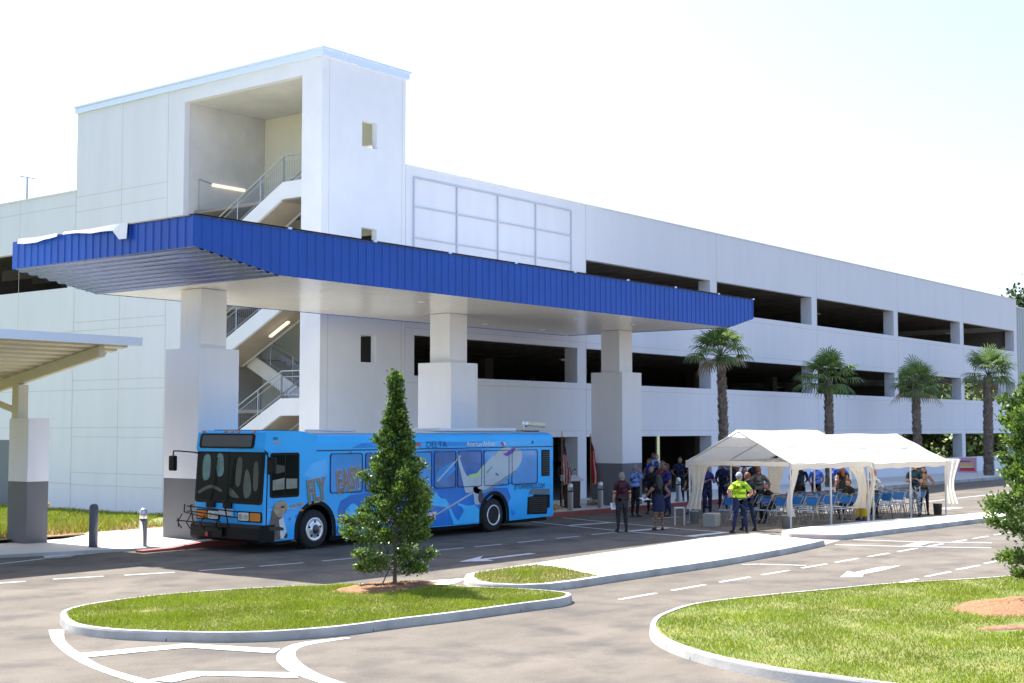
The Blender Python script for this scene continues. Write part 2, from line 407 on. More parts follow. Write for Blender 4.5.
# verge: slopes gently down to the wall
def vz(x, y): return .13-.25*np.clip((y-33.4)/9, 0, 1)
b = MB(); vs = []; fs = []
nx, ny = 24, 14
for j in range(ny+1):
    for i in range(nx+1):
        x = -40+72.1*i/nx; y = 33.2+36*(j/ny)**1.5; vs.append((x, y, float(vz(x, y))))
for j in range(ny):
    for i in range(nx): fs.append((j*(nx+1)+i, j*(nx+1)+i+1, (j+1)*(nx+1)+i+1, (j+1)*(nx+1)+i))
b.add(vs, fs, turf, True); tag(b.build('verge'), kind='structure')
grass('grass', [(12,33.8),(19.5,34.2),(22.5,36.9),(28.3,37.6),(32,41.5),(32,54),(12,54)], 0, 80000, h=.09, w=.03, dry=.3, label='sunlit grass verge along the foot of the white garage wall', zfun=vz)
b = MB(); pl = [(14,33.21),(21,33.21),(26.99,33.51),(26.99,38.2),(25,38.2),(22,37.4),(18,34.6),(14,34.0)]
b.add([(p[0],p[1],float(vz(p[0],p[1]))+.012) for p in pl], [tuple(range(len(pl)))], mulchd); grass('grass', [(18,33.6),(26.8,33.9),(26.8,37.8),(22,37.2)], 0, 2500, h=.22, w=.035, dry=.5, label='sparse tufts growing through the brown mulch strip', zfun=vz)
tag(b.build('planting_strip'), 'brown mulch strip between the sidewalk and the grass verge', 'mulch', kind='stuff')

# painted markings, 4 mm above the road
mk = MB()
def q(poly, m=paint, z=.005): mk.add([(p[0],p[1],z) for p in poly], [tuple(range(len(poly)))], m)
def stripe(pts, w, m=paint, z=.005):
    for a, c in zip(pts[:-1], pts[1:]):
        a = Vector(a); c = Vector(c); e = (c-a).normalized(); nn = Vector((-e.y, e.x))*w/2
        q([tuple(a-nn), tuple(c-nn), tuple(c+nn), tuple(a+nn)], m, z)
for a, c in [((14.2,25.6),(15.0,25.3)),((15.1,25.28),(15.91,25.06)),((16.49,24.98),(17.47,24.65)),((17.86,24.47),(18.88,24.12)),((19.42,23.97),(20.49,23.72)),((20.87,23.66),(22.05,23.48)),((22.61,23.45),(23.63,23.36)),((24.3,23.3),(25.4,23.25)),((26.2,23.2),(27.35,23.15)),((27.73,23.1),(28.81,23.05)),((29.51,23.05),(30.67,23.03)),((31.24,23.03),(32.37,23.02)),((33.01,23.05),(34.41,23.05))]: stripe([a, c], .11)
for k in range(10):
    x = 8.0+k*1.75
    if x < 20: continue
q([(24.43,20.82),(25.92,21.32),(25.25,20.86),(27.22,20.88),(27.22,20.68),(25.3,20.66),(25.11,20.32)])
stripe([(36.57,28.3),(35.45,25.5),(34.58,22.6),(34.18,20.5),(33.97,19.4)], .12)
stripe([(38.59,28.2),(37.66,25.6),(37.09,23.7),(36.56,22.1),(36.2,20.3)], .12)
stripe([(35.52,25.75),(37.55,25.45)], .3, z=.009); stripe([(34.75,22.9),(36.8,22.75)], .34, z=.009); stripe([(34.2,20.5),(36.15,20.4)], .36, z=.009)
stripe([(27.93,15.35),(28.25,15.1),(28.64,14.11)], .1)
for x in (20.9,22.68,24.48,26.22,28.04,29.72,31.5,33.25,35.0,36.7,38.4,40.1,41.8,43.5): stripe([(x,14.0-.01*(x-20)),(x+1.22,14.0-.01*(x-19))], .1)
for x in (17.8,19.6,21.4,23.2,25.0,26.25,28.05,29.85,31.6,33.4,35.2,37,38.8,40.6): 
    if x > 24.5: stripe([(x,11.1),(x+1.25,11.05)], .1)
q([(26.85,12.46),(28.1,12.86),(27.87,12.62),(29.27,12.66),(29.96,12.42),(28.6,12.32),(27.75,12.34),(27.2,12.12)])
stripe([(36.0,16.3),(36.45,14.6),(37.3,12.9)], .12); stripe([(34.2,16.0),(34.9,14.1),(35.8,12.4)], .12)
stripe([(34.75,14.2),(36.7,14.45)], .36, z=.009)
stripe([(17.0,28.6),(17.58,28.74),(19.42,29.15),(21.37,29.5),(22.1,29.35)], .12)
stripe([(51.69,19.75),(53.18,19.7)], .5); stripe([(44,22.2),(80,22.3)], .12); stripe([(40,25.4),(41.6,25.4)], .12)
q([(19.4,29.85),(20.3,29.45),(19.55,28.95),(18.9,28.95)])
def band(outer, inner): 
    n = len(outer)
    for i in range(n-1): q([outer[i], outer[i+1], inner[i+1], inner[i]])
oc = catmull([(12.33,18.77),(11.61,17.52),(10.89,15.82),(10.48,14.17),(10.3,12.6)], 5, False); ic = catmull([(12.5,18.62),(11.82,17.55),(11.22,16.2),(10.80,14.9),(10.5,12.6)], 5, False)
band(oc, ic)
z9 = .009
def q9(p): q(p, z=.009)
q9([(11.3,16.50),(12.77,16.02),(12.56,15.72),(11.95,15.92),(11.15,16.14)]); q9([(12.77,16.02),(13.30,14.62),(12.98,14.4),(12.56,15.72)])
q9([(10.66,14.1),(11.38,14.17),(11.30,13.80),(10.75,13.74)]); q9([(11.38,14.17),(12.15,13.05),(11.9,12.75),(11.30,13.80)])
band(catmull([(14.64,14.66),(13.75,14.80),(12.88,14.23),(12.23,13.31),(11.85,12.3),(11.6,11)], 5, False), catmull([(14.64,14.56),(13.70,14.55),(13.06,14.05),(12.46,13.15),(12.07,12.2),(11.85,11)], 5, False))
mko = mk.build('road_markings'); tag(mko, kind='structure')
b = MB(); b.add([(p[0],p[1],.006) for p in [(34.0,16.2),(35.6,16.5),(35.3,17.9),(36.0,18.7),(34.95,18.8),(34.3,17.2)]], [tuple(range(6))], pink); 
b.add([(p[0],p[1],.007) for p in [(19.7,17.9),(21.0,18.0),(21.9,18.4),(20.9,18.75),(19.3,18.6)]], [tuple(range(5))], walk_m)
tag(b.build('crossing_paving'), kind='structure')
# ---------------------------------------------------------------- parking garage
S = 1.02
def sx(v): return v*S
def sz(v): return 3.1+(v-3.1)*S
XL = 31.5*S; YF = 33.52; XT = 35.6*S; XE = 101.2*S
G = empty('parking_garage', (XT+30, YF+20, 0), label='long white three-storey parking garage with open decks behind the tents', cat='parking garage')
YB = YF+42; XLg = XL
zg1, zb1, zt1, zb2, zt2, zpar = 2.73, 4.99, 6.47, 8.74, 10.27, 12.6
f = MB()
f.box(sx(35.62), XE, YF, YF+.28, zg1, zb1, white)            # spandrels
f.box(sx(35.62), XE, YF, YF+.28, zt1, zb2, white)
f.box(sx(35.62), XE, YF, YF+.28, zt2, zpar, white)
f.box(sx(57.6), XE, YF+.003, YF+.25, -.1, 1.14, white)       # low wall at the ground floor
f.box(sx(35.62), sx(46.65), YF+.002, YF+.27, zb2+.001, zt2-.001, white)  # closed bay behind the lattice
cols = [(46.0,46.7),(56.5,57.6),(67.0,68.4),(77.7,79.4),(88.3,90.4),(99.2,101.2)]
for a, c in cols:
    a2 = c-.62
    for z0, z1 in ((-.1, zg1), (zb1, zt1), (zb2, zt2)):
        f.box(sx(a2), sx(c), YF+.004, YF+.66, z0+.001, z1-.001, white)
f.box(sx(35.62), sx(36.1), YF+.004, YF+.6, -.1, zb2, white)
# cornice line strips and joints
for a, c in cols: 
    f.box(sx(c)-.015, sx(c)+.015, YF-.003, YF, zb1-2.2, zpar, joint)
for z0 in (zb1-.25, zb2-.25, zg1+.25, zt1+.25):
    f.box(sx(35.7), XE-.05, YF-.003, YF, z0-.008, z0+.008, joint)
f.box(sx(35.6), XE+.05, YF-.04, YF+.36, zpar, zpar+.06, white_r)
f.build('facade', G)
# side towards the lot (left): continues past the tower
f = MB()
Y0 = 47.62; Y1 = YB
for z0, z1 in ((-.25, 2.6), (2.6, zb1-.25), (zb1-.25, zb2), (zt2+.12, zpar)):
    f.box(XL, XL+.28, Y0, Y1, z0+.001, z1, white)
f.box(XL, XL+.28, 55, 56.2, zb2, zt2+.13, white)
f.box(XL+.01, XL+.3, Y0-.02, Y0+.5, zb2, zt2+.12, white)
for yy in (51.6, 55.5, 59.5): f.box(XL-.003, XL, yy-.012, yy+.012, -.2, zpar, joint)
for zz in (.9, 3.1, 4.6, 6.95, zpar-.55): f.box(XL-.003, XL, Y0, 62, zz-.01, zz+.01, joint)
f.box(XL-.04, XL+.36, Y0+.02, Y1, zpar, zpar+.06, white_r)
f.build('side_wall', G)
f = MB()
# floor slabs with ribs (double tees) and interior columns
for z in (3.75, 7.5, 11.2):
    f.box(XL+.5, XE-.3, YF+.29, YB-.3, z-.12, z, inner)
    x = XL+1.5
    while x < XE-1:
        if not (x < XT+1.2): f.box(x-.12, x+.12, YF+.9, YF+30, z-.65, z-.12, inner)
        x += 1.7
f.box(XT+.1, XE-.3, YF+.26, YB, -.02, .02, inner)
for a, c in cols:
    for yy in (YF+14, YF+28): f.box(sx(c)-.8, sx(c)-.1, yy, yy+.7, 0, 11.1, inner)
f.build('deck', G)
f = MB()
# rear and end walls: open in the same rhythm
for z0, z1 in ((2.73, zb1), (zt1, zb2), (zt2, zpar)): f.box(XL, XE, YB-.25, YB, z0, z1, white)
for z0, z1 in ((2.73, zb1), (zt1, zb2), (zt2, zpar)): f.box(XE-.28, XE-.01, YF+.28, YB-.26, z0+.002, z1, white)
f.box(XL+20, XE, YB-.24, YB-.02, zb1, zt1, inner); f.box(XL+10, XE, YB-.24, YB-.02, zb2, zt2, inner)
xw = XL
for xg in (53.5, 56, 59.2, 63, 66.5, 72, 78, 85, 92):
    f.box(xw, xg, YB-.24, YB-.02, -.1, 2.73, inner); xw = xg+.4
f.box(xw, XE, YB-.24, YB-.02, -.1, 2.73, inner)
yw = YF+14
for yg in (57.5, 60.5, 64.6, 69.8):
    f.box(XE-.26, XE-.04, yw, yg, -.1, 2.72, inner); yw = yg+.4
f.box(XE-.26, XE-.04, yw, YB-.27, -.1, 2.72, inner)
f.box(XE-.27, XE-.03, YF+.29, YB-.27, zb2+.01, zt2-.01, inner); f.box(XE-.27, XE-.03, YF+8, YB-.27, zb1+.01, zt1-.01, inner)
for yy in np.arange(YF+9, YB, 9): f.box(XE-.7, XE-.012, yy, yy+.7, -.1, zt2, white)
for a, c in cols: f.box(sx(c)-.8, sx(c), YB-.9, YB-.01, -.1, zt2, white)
f.build('rear_wall', G)
f = MB(); 
f.box(XE+.02, XE+9, YF+1.5, YF+1.8, 2.8, zpar-.15, mat('grey_green_panel',(.45,.5,.52),.7,var=.04)); f.box(XE+8.2, XE+9, YF+1.81, YF+2.6, -.2, 2.8, white)
for xx in np.arange(XE+.6, XE+9, .6): f.box(xx, xx+.05, YF+1.47, YF+1.497, 2.8, zpar-.2, joint)
f.box(XE+.02, XE+9, YF+1.4, YF+1.9, zpar-.15, zpar-.08, capm)
f.build('wing_wall', G)
# lattice of thin rails on the closed bay
f = MB(); gx = [36.02, 38.38, 40.8, 43.2, 45.62]; gz = [sz(12.04), sz(11.0), sz(9.88), 8.8]
for x in gx: f.box(sx(x)-.028, sx(x)+.028, YF-.06, YF-.02, gz[3], gz[0], latm)
for z in gz[:3]: f.box(sx(gx[0]), sx(gx[-1]), YF-.057, YF-.022, z-.025, z+.025, latm)
for x in gx:
    for z in gz[:3]: f.box(sx(x)-.02, sx(x)+.02, YF-.021, YF+.01, z-.018, z+.018, latm)
f.build('lattice', G)
# barrier cables / small lights inside
f = MB()
for (x, z) in ((84.5, 10.0), (95, 9.95), (49, 6.2), (74, 10.0)): f = MB(); f.box(sx(x), sx(x)+1.0, YF+3, YF+3.15, z-.05, z+.02, mat('dim_tube',(.6,.6,.55),.5)); f.build('ceiling_light', G)

# ---------------------------------------------------------------- stair tower
T = empty('stair_tower', ((XL+XT)/2, 40, 0), label='tall white stair tower with a big square opening and open stairs, left of the garage', cat='stair tower')
f = MB(); zc = sz(15.5); ya, yb = 34.5, 40.85; YTL = 46.7*S
f.box(XL, XL+.25, YF, ya, -.2, zc, white_r)                      # front-left pier
f.box(XL, XL+.25, yb, YTL, -.25, zc, white)
f.box(XL, XL+.25, ya, yb, sz(14.99), zc, white_r)
# right (street) face with three small windows
wx0, wx1 = sx(33.4), sx(34.15); wz = [(sz(5.34), sz(6.26)), (sz(9.0), sz(9.95)), (sz(12.76), sz(13.67))]
f.box(XL+.25, wx0, YF, YF+.25, -.2, zc, white_r); f.box(wx1, XT, YF, YF+.25, -.2, zc, white_r)
z = -.2
for a, c in wz: f.box(wx0, wx1, YF, YF+.25, z, a, white_r); z = c
f.box(wx0, wx1, YF, YF+.25, z, zc, white_r)
# joints
for y in (43.75*S, 40.98*S): f.box(XL-.003, XL, y-.012, y+.012, -.2, zc, joint)
for zz in (.87, 1.35, 2.75, 3.12, 4.6, 4.98, 6.95, 7.3, 11.75, 12.35):
    f.box(XL-.003, XL, yb+.95, YTL, zz-.01, zz+.01, joint)
f.box(XL+.35-.01, XL+.35+.01, YF-.003, YF, -.1, zc, joint); f.box(XT-.2, XT-.18, YF-.003, YF, -.1, zc, joint)
f.box(XL+.25, XT, YTL-.25, YTL, 11, zc, white)
f.box(XT-.25, XT, YTL-6, YTL-.26, 11, zc, white)
f.build('tower_wall', T)
f = MB(); f.box(XL+.26, XT, yb, yb+.25, 0, zc-.01, conc); f.build('shaft_wall', T)
f = MB(); f.box(XT-.25, XT-.001, YF+3.0, yb-.01, 0, zc-.01, cream); f.box(XT-.25, XT-.001, YF+.26, YF+2.999, 0, 11.35, cream); f.box(XT-.25, XT-.001, YF+.26, YF+2.999, 13.5, zc-.01, cream); f.build('back_wall', T)
f = MB()
for z_ in (.15, 3.85, 7.55): f.box(XT-.262, XT-.252, YF+.45, YF+2.6, z_, z_+2.6, mat('doorway_shade', (.02,.02,.022), .7))  # flat near-black panels paint the shade inside the door openings, no hole is cut
f.build('doorway', T)
f = MB(); f.box(XL+.26, XT-.26, YF+.26, yb-.01, sz(15.0), zc-.01, conc); f.build('shaft_ceiling', T)
f = MB(); f.box(XL-.08, XT+.1, YF-.1, YTL+.08, zc, sz(15.72), capm); f.bbox(XL-.13, XT+.16, YF-.15, YTL+.12, sz(15.72), sz(15.8), capm, .01); f.build('roof', T)
# stairs: outer flight climbs towards the street, returns on the inside
f = MB(); fr = MB()
xo0, xo1, xi0, xi1 = XL+.45, XL+1.9, XL+2.1, XT-.3
def flight(b, x0, x1, yA, zA, yB, zB, t=.32, st=True):
    """sloping slab from (yA,zA) to (yB,zB) with closed stringer wall and treads"""
    n = max(1, int(round(abs(zB-zA)/.17)))
    d = .35
    for xs in ((x0, x0+.12), (x1-.12, x1)):
        b.add([(x, y, z) for x in xs for (y, z) in ((yA, zA+.28), (yB, zB+.28), (yB, zB-d*.9), (yA, zA-d*.9))], [(0,1,2,3),(7,6,5,4),(0,4,5,1),(1,5,6,2),(2,6,7,3),(3,7,4,0)], white_r)
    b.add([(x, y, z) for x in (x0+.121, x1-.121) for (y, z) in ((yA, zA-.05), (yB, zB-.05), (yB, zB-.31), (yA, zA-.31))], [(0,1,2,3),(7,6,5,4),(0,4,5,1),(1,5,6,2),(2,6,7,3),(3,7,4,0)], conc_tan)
    for k in range(n):
        y0 = yA+(yB-yA)*k/n; y1 = yA+(yB-yA)*(k+1)/n; zz = zA+(zB-zA)*(k+.5)/n
        b.box(x0+.122, x1-.122, y0, y1, zz-.18, zz+.02, conc)
def rail(b, pts, h=.95):
    up = [Vector(p)+Vector((0,0,h)) for p in pts]
    b.path([tuple(p) for p in up], .028, steel, n=6)
    b.path([tuple(p-Vector((0,0,.2))) for p in up], .016, steel, n=5); b.path([tuple(Vector(p)+Vector((0,0,.12))) for p in pts], .016, steel, n=5)
    for p, q_ in zip(pts[:-1], pts[1:]):
        p = Vector(p); q_ = Vector(q_); L_ = (q_-p).length; k = max(1, int(L_/1.1))
        for i in range(k+1):
            c = p+(q_-p)*i/k; b.tube(c, c+Vector((0,0,h)), .028, steel, n=6)
        k = int(L_/.12)
        for i in range(k):
            c = p+(q_-p)*(i+.5)/k; b.tube(c+Vector((0,0,.12)), c+Vector((0,0,h-.2)), .007, steel, n=3, cap=False)
for zl in (0.0, 3.87, 7.74, 11.3):
    zm = zl+ (3.9 if zl == 0 else .0)
ymid = 35.95
levels = [(0.1, 3.85), (3.0, 3.85), (0,0)]
# landings at the street side: z = 3.85, 11.4 and (hidden) 7.6 ; at the rear: 1.9, 5.7, 9.5
for zl in (3.85, 7.55, 11.45):
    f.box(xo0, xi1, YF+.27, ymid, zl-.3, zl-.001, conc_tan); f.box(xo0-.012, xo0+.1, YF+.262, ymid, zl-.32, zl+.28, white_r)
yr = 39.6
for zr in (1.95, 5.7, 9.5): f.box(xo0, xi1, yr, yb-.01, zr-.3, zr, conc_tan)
for a, c in ((1.95, 3.85), (5.7, 7.55), (9.5, 11.45)):
    yy0 = yr-.0
    flight(f, xo0, xo1, yy0, a, ymid, c)
for a, c in ((0.15, 1.95), (3.85, 5.7), (7.55, 9.5)):
    flight(f, xi0, xi1, ymid, a, yr, c)
f.build('stairs', T)
for c0, c1 in ((1.95, 3.85), (5.7, 7.55), (9.5, 11.45)):
    rail(fr, [(xo0+.06, yr, c0+.28), (xo0+.06, ymid, c1+.28), (xo0+.06, YF+.5, c1+.28)])
    rail(fr, [(xo1-.06, yr, c0+.28), (xo1-.06, ymid, c1+.28)])
for c0, c1 in ((0.15, 1.95), (3.85, 5.7), (7.55, 9.5)):
    rail(fr, [(xi0+.06, ymid, c0+.28), (xi0+.06, yr, c1+.28)])
fr.build('railing', T)
# wall lamps (lit) and conduit
f = MB(); f.bbox(XL+1.3, XL+2.9, yb-.12, yb-.02, sz(12.05), sz(12.17), lampw, .03); l1 = f.build('stair_lamp', T)
f = MB(); f.path([(XL+.7, yb-.03, 10.2), (XL+.7, yb-.03, sz(12.25)), (XL+1.3, yb-.03, sz(12.15))], .02, steel); f.build('conduit', T)
f = MB(); f.add([(XL+1.1+dx, y, z+dz) for dx in (0,.14) for dz in (0,-.07) for (y, z) in ((37.3, 6.42), (36.35, 6.9))], [(0,1,3,2),(4,6,7,5),(0,2,6,4),(1,5,7,3),(0,4,5,1),(2,3,7,6)], lampw); f.build('stair_lamp', T)
f = MB(); f.bbox(XL+1.2, XL+2.4, yb-.12, yb-.02, 4.35, 4.45, lampw, .03); f.build('stair_lamp', T)

# roof deck pole light beyond the parapet
P_ = MB(); P_.tube((47, 74.8, 11.2), (47, 74.8, 18.4), .09, mat('pole_grey',(.5,.52,.56),.5), r2=.07); P_.box(46.5, 47.5, 74.75, 74.85, 18.38, 18.44, MATS['pole_grey'])
tag(P_.build('light_pole'), 'slim grey two-armed light pole on the top deck of the garage', 'light pole')

# ---------------------------------------------------------------- blue canopy
K = .955
def kx(v): return v*K
def kz(v): return 3.1+(v-3.1)*K
cx0, cx1, cy0, cy1 = 21.27*K, 49.55*K, 26.60*K, 32.95
zt, ze, zb = kz(8.28), kz(7.52), kz(7.04)
xa, xb_ = 24.05*K, 47.5*K
C_ = empty('entrance_canopy', ((cx0+cx1)/2, 29.5, 0), label='long bright blue metal entrance canopy on three square piers over the bus lane', cat='canopy')
f = MB()
def ribbed(b, P0, P1, ztop, zbot_fun, pitch=.305, d=.024, nrm=(0,-1)):
    """vertical ribbed cladding between plan points P0 and P1, box profile ribs"""
    P0 = Vector(P0); P1 = Vector(P1); L_ = (P1-P0).length; e = (P1-P0)/L_; nn = Vector(nrm); n = int(round(L_/pitch)); p = L_/n
    prof = []
    for k in range(n):
        prof += [(k*p, 0), (k*p+p*.68, 0), (k*p+p*.76, d), (k*p+p*.92, d)]
    prof.append((L_, 0))
    # add break points at bevel
    vs = []; 
    for s_, o_ in prof:
        pt = P0+e*s_+nn*o_; vs.append((pt.x, pt.y, ztop)); vs.append((pt.x, pt.y, zbot_fun(s_)))
    fs = [(2*k, 2*k+1, 2*k+3, 2*k+2) for k in range(len(prof)-1)]
    b.add(vs, fs, blue)
def zfront(s_):
    x = cx0+s_
    if x < xa: return ze+(zb-ze)*(x-cx0)/(xa-cx0)
    if x > xb_: return ze+(zb-ze)*(cx1-x)/(cx1-xb_)
    return zb
ribbed(f, (cx0, cy0), (cx1, cy0), zt, zfront)
ribbed(f, (cx0, cy1), (cx0, cy0), zt, lambda s_: ze, nrm=(-1,0)); ribbed(f, (cx1, cy0), (cx1, cy1), zt, lambda s_: ze, nrm=(1,0))
ribbed(f, (cx1, cy1), (cx0, cy1), zt, lambda s_: zfront(cx1-cx0-s_), nrm=(0,1))
f.build('fascia', C_)
def panel_soffit(b, x0, z0, x1, z1, pitch, d, m):
    """soffit between (x0,z0) and (x1,z1), with shallow grooves running along y or x"""
    y0, y1 = cy0+.02, cy1-.02
    b.add([(x0,y0,z0),(x1,y0,z1),(x1,y1,z1),(x0,y1,z0)], [(0,1,2,3)], m)
f = MB()
# bevelled ends: corrugated, ribs run along y
def corr(b, x0, z0, x1, z1, n, d, m):
    y0, y1 = cy0+.03, cy1-.03; L_ = math.hypot(x1-x0, z1-z0); nx_, nz_ = -(z1-z0)/L_, (x1-x0)/L_
    if nz_ > 0: nx_, nz_ = -nx_, -nz_
    vs = []; pr = []
    for k in range(n):
        pr += [(k/n, 0), ((k+.5)/n, 0), ((k+.62)/n, d), ((k+.88)/n, d)]
    pr.append((1, 0))
    for t, o_ in pr:
        x = x0+(x1-x0)*t+nx_*o_; z = z0+(z1-z0)*t+nz_*o_; vs += [(x, y0, z), (x, y1, z)]
    b.add(vs, [(2*k, 2*k+1, 2*k+3, 2*k+2) for k in range(len(pr)-1)], m)
corr(f, cx0+.02, ze+.01, xa, zb+.01, 9, .04, soff_b); f.build('end_soffit', C_)
f = MB(); corr(f, xb_, zb+.01, cx1-.02, ze+.01, 9, .04, soff_b); f.build('end_soffit', C_)
f = MB()
n = 24; vs = []; pr = []
for k in range(n): pr += [((k)/n, 0), ((k+.93)/n, 0), ((k+.94)/n, .04), ((k+.99)/n, .04)]
pr.append((1, 0))
for t, o_ in pr:
    y = cy0+.03+(cy1-cy0-.06)*t; vs += [(xa, y, zb+.012+o_), (xb_, y, zb+.012+o_)]
f.add(vs, [(2*k, 2*k+1, 2*k+3, 2*k+2) for k in range(len(pr)-1)], soff)
f.build('soffit', C_)
for x in (26.5, 30.5, 38.5, 42): 
    for y in (27.5, 31.6):
        f = MB(); f.lathe([(.11,0),(.11,-.012),(.075,-.014)], mat('recess_light',(.8,.8,.76),.4), (x, y, zb+.012), 14); f.build('downlight', C_)
# membrane roof and flashing on top
f = MB(); f.box(cx0+.03, cx1-.03, cy0+.03, cy1-.03, zt-.10, zt-.03, mat('roof_membrane',(.7,.7,.68),.8))
f.build('roof_deck', C_)
f = MB(); x = cx0-.03
while x < cx1: 
    x2 = min(x+3.05, cx1+.03); f = MB(); f.box(x, x2-.03, cy0-.06, cy0+.14, zt+.004, zt+.035, black); f.box(x2-.16, x2-.03, cy0-.065, cy0+.145, zt-.002, zt+.045, capm); f.build('coping', C_); x = x2
y = cy0
f = MB(); f.box(cx0-.06, cx0+.14, cy0+.15, cy0+2.6, zt+.004, zt+.03, mat('flashing_tan',(.55,.5,.38),.6))
f.build('flashing', C_)
# torn white membrane hanging over the left edge
f = MB(); vs = []; fs = []; r_ = random.Random(3); n = 16
for k in range(n+1):
    t = k/n; y = 27.8+(32.5-27.8)*t; dr = .07+.05*math.sin(t*9)+r_.uniform(-.02,.02); lift = .035+.015*math.sin(t*14)
    if t < .12: dr = .36-.1*t
    vs += [(cx0+1.0, y, zt+.02), (cx0+.1, y, zt+lift), (cx0-.11, y, zt+lift*.8), (cx0-.14, y+r_.uniform(-.03,.03), zt-dr)]
for k in range(n):
    for j in range(3): fs.append((k*4+j, k*4+j+1, (k+1)*4+j+1, (k+1)*4+j))
membrane = mat('loose_membrane', (.85,.84,.82), .6)
fs = [q_ for i, q_ in enumerate(fs) if i//3 != 9]
f.add(vs, fs, membrane, False); mo = f.build('loose_membrane', C_)
sm = mo.modifiers.new('s', 'SOLIDIFY'); sm.thickness = .012
# piers
for px in (24.63, 35.36, 45.83):
    f = MB(); x0 = px*K; y0 = 30.5*K; w = 1.42*K; d = 1.5*K; zl = kz(5.34)
    f.box(x0, x0+w, y0, y0+d, .15, 1.75, greyp); f.box(x0, x0+w, y0, y0+d, 1.752, zl, white)
    f.box(x0+w*.5-.01, x0+w*.5+.01, y0-.002, y0, .15, .16, joint)
    f.box(x0+.25, x0+w-.22, y0+.28, y0+d-.3, zl, zb+.0, white)
    f.build('pier', C_)

# ---------------------------------------------------------------- left bus shelter (metal roof on one steel post over a pier)
SH = empty('bus_shelter', (20.9, 33.4, .06), label='cream ribbed metal walkway shelter on a grey based pier at the left edge', cat='shelter')
tan_m = mat('cream_ribbed_metal', (.60,.56,.43), .5, .1); tan_b = mat('cream_steel_beam', (.58,.54,.42), .5)
xe = 21.8; yf, zf = 29.45, 5.27; sl = (4.32-5.2)/(34.6-29.5)
def zr_(y): return zf+sl*(y-yf)
f = MB(); vs = []; pr = []; yk = yf; n = 26; y2 = 37.2
n = 17
for k in range(n): pr += [(k/n, 0), ((k+.45)/n, 0), ((k+.55)/n, .10), ((k+.9)/n, .10)]
pr.append((1, 0))
for t, o_ in pr:
    y = yf+(y2-yf)*t; vs += [(-8, y, zr_(y)+o_), (xe, y, zr_(y)+o_)]
f.add(vs, [(2*k, 2*k+1, 2*k+3, 2*k+2) for k in range(len(pr)-1)], tan_m)
f.build('roof', SH)
f = MB(); f.box(-8, xe+.06, yf-.09, yf, zf-.06, zf+.16, capm); f.build('gutter', SH)
def beam(b, p, q, w, h, m):
    p = Vector(p); q = Vector(q); e = (q-p).normalized(); s_ = Vector((0,0,1)).cross(e)
    s_ = s_.normalized() if s_.length > .01 else Vector((1,0,0)); u = e.cross(s_)
    vs = [c+s_*a*w/2+u*bb*h/2 for c in (p, q) for a, bb in ((-1,-1),(1,-1),(1,1),(-1,1))]
    b.add(vs, [(3,2,1,0),(4,5,6,7),(0,1,5,4),(1,2,6,5),(2,3,7,6),(3,0,4,7)], m)
for xx in (20.95, 12, 3):
    f = MB(); beam(f, (xx, yf+.35, zr_(yf+.35)-.16), (xx, 36.6, zr_(36.6)-.16), .16, .28, tan_b); f.build('beam', SH)
    f = MB(); f.box(xx-.15, xx+.15, 33.3, 33.6, 3.35, zr_(33.5)-.3, tan_b); beam(f, (xx, 33.55, 3.55), (xx, 35.3, zr_(35.3)-.3), .12, .14, tan_b); f.build('post', SH)
    f = MB(); f.box(xx-.3, xx+.33, 32.55, 33.45, .06, 1.68, greyp); f.box(xx-.3, xx+.33, 32.55, 33.45, 1.682, 3.36, white); f.build('pier', SH)

# rear-left dark door in the garage side, electrical lines
f = MB(); f.box(XL-.02, XL, 51.9, 54.4, -.1, 2.6, mat('grey_door',(.13,.15,.18),.5)); f.build('door', G)
# ---------------------------------------------------------------- transit bus
B = empty('transit_bus', (29, 27.2, 0), label='bright blue city bus wrapped with an airliner and world map, parked under the canopy', cat='bus')
bc = mat('bus_cyan', (.028,.43,.93), .42, var=.10, scale=.45, coat=.25, spec=.4)
bd = mat('bus_deep_blue', (.004,.17,.60), .42, var=.15, scale=.9, coat=.25, spec=.4)
bm_ = mat('bus_mid_blue', (.006,.24,.70), .42, var=.15, scale=1.3, coat=.25, spec=.4)
bl = mat('bus_map_blue', (.06,.50,.95), .42, var=.10, scale=2, coat=.25, spec=.4)
bglass = mat('bus_glass', (.003,.008,.008), .07, spec=.07)
wfilm = mat('wrapped_window_blue', (.012,.13,.42), .15, var=.3, scale=1.6, coat=.5)
wfilm2 = mat('wrapped_window_cyan', (.015,.28,.70), .15, var=.15, scale=1.2, coat=.5)
roofw = mat('bus_roof_white', (.62,.66,.70), .5)
amber = mat('amber_lens', (.75,.22,.02), .25); lens = mat('clear_lens', (.75,.78,.8), .1, coat=1); redl = mat('red_lens', (.5,.02,.02), .3)
by, bY = 25.9, 28.5; bx0, bx1 = 22.97, 34.97
def arch(cx, r0, n=9, base=.30):
    return [(cx-r0, base)]+[(cx+r0*-math.cos(math.pi*(k/n)), .52+ (r0+.02)*math.sin(math.pi*(k/n))) for k in range(0, n+1)]+[(cx+r0, base)]
w1x, w2x = 24.72, 32.02
side = [(bx0+.02, .28), (bx0, .75), (bx0-.02, 1.22), (bx0+.06, 2.4), (bx0+.1, 2.72), (bx1, 2.72), (bx1, .34)]
bot = arch(w2x, .62)[::-1]+arch(w1x, .64)[::-1]
poly = side+bot
f = MB(); f.prism(poly, by, bY, bc, axis='y'); f.build('body', B)
